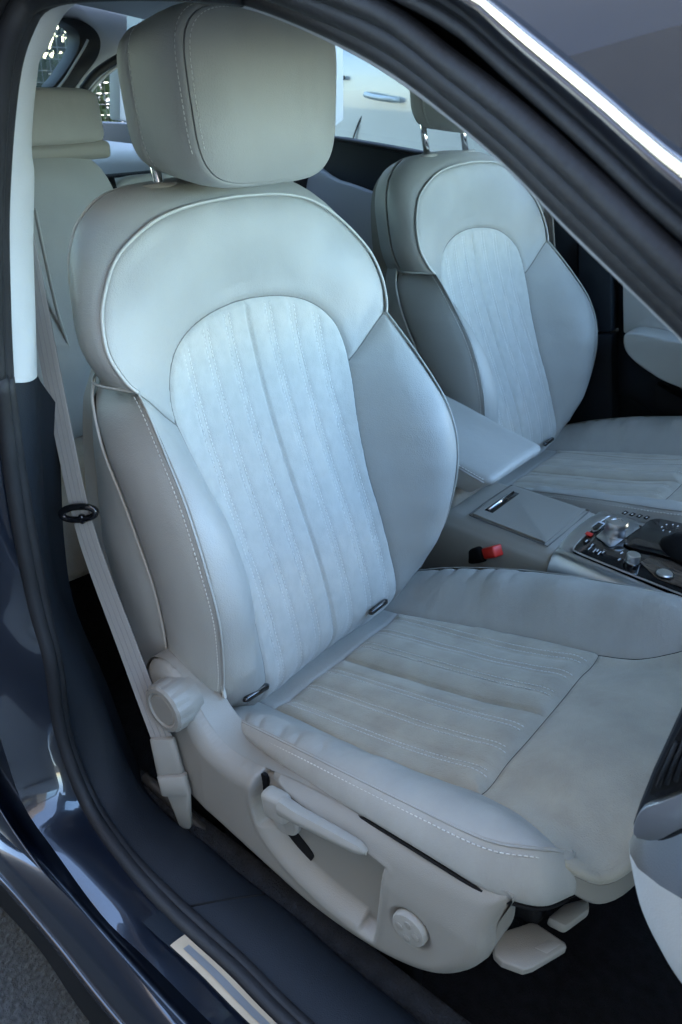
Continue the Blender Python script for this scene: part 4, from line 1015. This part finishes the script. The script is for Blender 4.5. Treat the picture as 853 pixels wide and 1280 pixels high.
# ================================================================== dashboard corner
dash = thing('dashboard', 'pale dashboard end with dark air vent surround at the door opening', 'dashboard', (.7, .3, .2))
def dpart(o, par=None): 
    o.parent = par or dash
    o.location = (-.7, -.3, -.2) if par is None else (0, 0, 0); return o
def ds(px): return [at(a, b, 1, -.30) for a, b in px]
low = ds(cr([(788,1052),(800,1110),(822,1160),(853,1205),(900,1260)], 5)); top_ = ds(cr([(788,1048),(800,1058),(822,1062),(853,1050),(900,1036)], 5))
def yrows(P, ys, shrink=0): 
    out = []
    for i, y in enumerate(ys): q = np.array(P).copy(); q[:, 1] = y; out.append(q)
    return out
prof = np.vstack([np.array(low)[::-1], np.array(ds([(788,1050)]))])
rows = []
for y, ox in ((-.322,.5),(-.322,.06),(-.3215,.028),(-.318,.012),(-.311,.004),(-.302,.0),(-.28,-.001),(-.2,.004),(0,.02),(.4,.06),(1.05,.03)):
    q = prof.copy(); q[:, 1] = y; q[:, 0] += ox; rows.append(q)
dpart(loft('lower_panel', rows, 'trim_light', None))
vf = ds([(853,872),(838,905),(812,962),(795,1005),(787,1030),(789,1043),(806,1052),(824,1056),(853,1043),(960,1010),(960,800),(900,820)])
vs_ = dpart(prism('vent_surround', vf, (.01, .03, 0), 'trim_dark', None, .006, 3))
gl2 = ds([(796,1028),(806,1006),(830,996),(853,986),(920,960),(920,1000),(853,1030),(825,1044),(800,1040)])
dpart(prism('vent_frame', [p-np.array([0, .006, 0]) for p in np.array(cr(gl2, 3, True))], (0, .012, 0), 'satin_metal', vs_, .003), vs_)
hole = ds([(812,992),(822,965),(842,925),(853,905),(920,880),(920,955),(853,978)])
dpart(prism('vent_opening', [p-np.array([0, .003, 0]) for p in np.array(hole)], (0, .006, 0), 'black', vs_, .001), vs_)
for k in range(3):
    a = ds([(826+11*k, 978-4*k), (834+11*k, 957-5*k), (850+11*k, 922-5*k)])
    dpart(tube('vent_slat', [p-np.array([0, .005, 0]) for p in np.array(a)], .0014, 'trim_dark', vs_, 6), vs_)
for ch in vs_.children: ch.location = (0, 0, 0)
dpart(rbox('dash_top', (.5, 1.36, .06), 'trim_dark', None, loc=(.84, .37, .42), bev=.02))

# ================================================================== outside: parked car, building, hedge and fence
pk = thing('parked_car', 'pale silver car parked beyond the far window, its door handle showing', 'car', (-2.6, 3.9, GZ))
def pp(o, par=None): o.parent = par or pk; o.location = (2.6, -3.9, -GZ) if par is None else (0, 0, 0); return o
YP = 3.2
def side_prof(x):
    t = np.clip(1-((x+2.6)/2.35)**6, 0, 1)
    return t
rows = []
for x in np.linspace(-4.95, -.25, 48):
    t = max(.02, float(side_prof(x))); zt = .86-.10*(1-t)-.05*((x+2.6)/2.3)**2
    prof = [(.12*(1-t)+.10, GZ+.20), (.03, GZ+.34), (.0, GZ+.6), (.015, GZ+.85), (.03, zt-.08), (.075, zt-.015), (.14, zt), (.85, zt+.03)]
    near = [(YP+a+.35*(1-t), z) for a, z in prof]; c = cr(near, 4)
    rows.append([np.array([x, a, z]) for a, z in c])
rows_f = [[np.array([p[0], 2*(YP+.85)-p[1], p[2]]) for p in r[::-1]] for r in rows]
bd = pp(loft('body', [list(a)+list(b[1:]) for a, b in zip(rows, rows_f)], 'silver_paint', None, cap=True))
ca = []
for x, z, iy in ((-4.7,.9,.2),(-4.2,1.25,.3),(-3.4,1.36,.34),(-2.4,1.36,.34),(-1.6,1.25,.3),(-.95,.9,.2)):
    ca.append([np.array([x, YP+.12+f*0+ (iy-.15)*g, .84+(z-.84)*g]) for f, g in ((0,0),(0,.5),(0,.9),(0,1))]+[np.array([x, 2*(YP+.85)-(YP+.12+(iy-.15)*g), .84+(z-.84)*g]) for g in (1,.9,.5,0)])
pp(loft('cabin', ca, 'gloss_black', None, sharp=30))
hx = at(475,122,1,YP-.02)
dr = pp(tube('door_handle', cr([hx+np.array(v) for v in ((-.1,.03,.012),(-.085,-.012,.01),(0,-.02,.0),(.085,-.012,-.006),(.1,.03,-.008))], 6), .014, 'silver_paint', None, 10))
sx = at(447,100,1,YP)[0]
pp(tube('door_gap', cr([np.array([sx+dx, YP+dy, z]) for dx, dy, z in ((.08,.06,.6),(.0,.012,.45),(-.06,-.003,.2),(-.04,-.003,-.1),(.05,.01,-.25))], 6), .005, 'black', None, 6))
bx = at(427,97,1,YP)
pp(rbox('side_marker', (.1, .02, .02), 'black', None, loc=tuple(bx+np.array([-.03, -.0, 0])), bev=.004))
for x in (-4.15, -1.15):
    pp(lathe('wheel', [(0,.02),(.2,.02),(.22,.0),(.33,.0),(.345,.03),(.345,.2),(0,.2)], 'black', None, (x, YP-.02, GZ+.345), (0, 1, 0), 36))
bld = thing('building', 'brown clad building with cream corrugated shutter behind the windscreen', 'building', (2.5, 6.5, GZ))
def bq(o): o.parent = bld; o.location = (-2.5, -6.5, -GZ); return o
bq(rbox('wall', (11, .4, 14.5), 'brown_wall', None, loc=(-1.5, 6.6, GZ+7.25), bev=.02))
cz = at(835,12,1,6.3)
for k in range(46):
    z = GZ+.15+k*.09
    bq(rbox('shutter_slat', (3.2, .06, .078), 'cream_wall', None, loc=(cz[0]+.55, 6.36, z), bev=.02, seg=2))
bq(rbox('shutter_post', (.18, .14, 4.6), 'satin_metal', None, loc=(cz[0]-1.15, 6.36, GZ+2.3), bev=.02))
fn = thing('wire_fence', 'wire mesh fence with dark post seen through the rear window', 'fence', (-7.2, 3.2, GZ))
def fq(o): o.parent = fn; o.location = (7.2, -3.2, -GZ); return o
fp = at(92,45,0,-7.2)
for y in (fp[1]-2.4, fp[1], fp[1]+2.4): fq(tube('post', [(-7.2, y, GZ), (-7.2, y, GZ+2.6)], .04, 'post_green', None, 10))
V = []; F = []
for y in np.arange(fp[1]-2.4, fp[1]+2.4, .10): 
    v, f = sweep_verts([(-7.2, y, GZ), (-7.2, y, GZ+2.5)], .004, 4); F += [tuple(i+len(V) for i in q) for q in f]; V += v
for z in np.arange(GZ+.05, GZ+2.5, .10):
    v, f = sweep_verts([(-7.2, fp[1]-2.4, z), (-7.2, fp[1]+2.4, z)], .004, 4); F += [tuple(i+len(V) for i in q) for q in f]; V += v
fq(mesh_obj('mesh', V, F, 'wire', None, kind='stuff'))
hd = thing('hedge', 'sunlit pale green hedge behind the wire fence', 'hedge', (-8.4, 3.4, GZ))
V = []; F = []
rs_ = np.random.RandomState(5)
for k in range(16000):
    c = np.array([-8.4+rs_.normal(0, .35), fp[1]+rs_.uniform(-3.5, 4.5), GZ+rs_.uniform(.1, 3.6)+.2*math.sin(k)])
    a = rs_.normal(size=3); a /= np.linalg.norm(a); b = np.cross(a, rs_.normal(size=3)); b /= np.linalg.norm(b); s = rs_.uniform(.07, .13)
    i = len(V); V += [c-a*s, c+b*s*.45, c+a*s, c-b*s*.45]; F.append((i, i+1, i+2, i+3))
o = mesh_obj('foliage', V, F, 'leaf', None, smooth=False, kind='stuff'); o.parent = hd; o.location = (8.4, -3.4, -GZ)
for y in (-1.5, -.3, .8, 2.0):
    o = tube('stem', cr([(-8.4, fp[1]+y, GZ), (-8.38, fp[1]+y+.1, GZ+1), (-8.45, fp[1]+y-.1, GZ+2.6)], 5), np.linspace(.05, .015, 11), 'bark', None, 8); o.parent = hd; o.location = (8.4, -3.4, -GZ)

# unseen wall behind the camera, guessed from paint reflections, oversized to block door-side light
yw = thing('blocker_wall', 'unseen brown wall mirrored in the door jamb, oversized to block side light', 'wall', (0, -4.25, GZ))
o = rbox('wall_core', (15.5, .3, 14), 'brick_wall', None, loc=(.9, -4.4, GZ+7), bev=.02); o.parent = yw; o.location = (0, 4.25, -GZ)
scene.cycles.use_denoising = True
scene.cycles.max_bounces = 8; scene.cycles.diffuse_bounces = 5; scene.cycles.transparent_max_bounces = 12
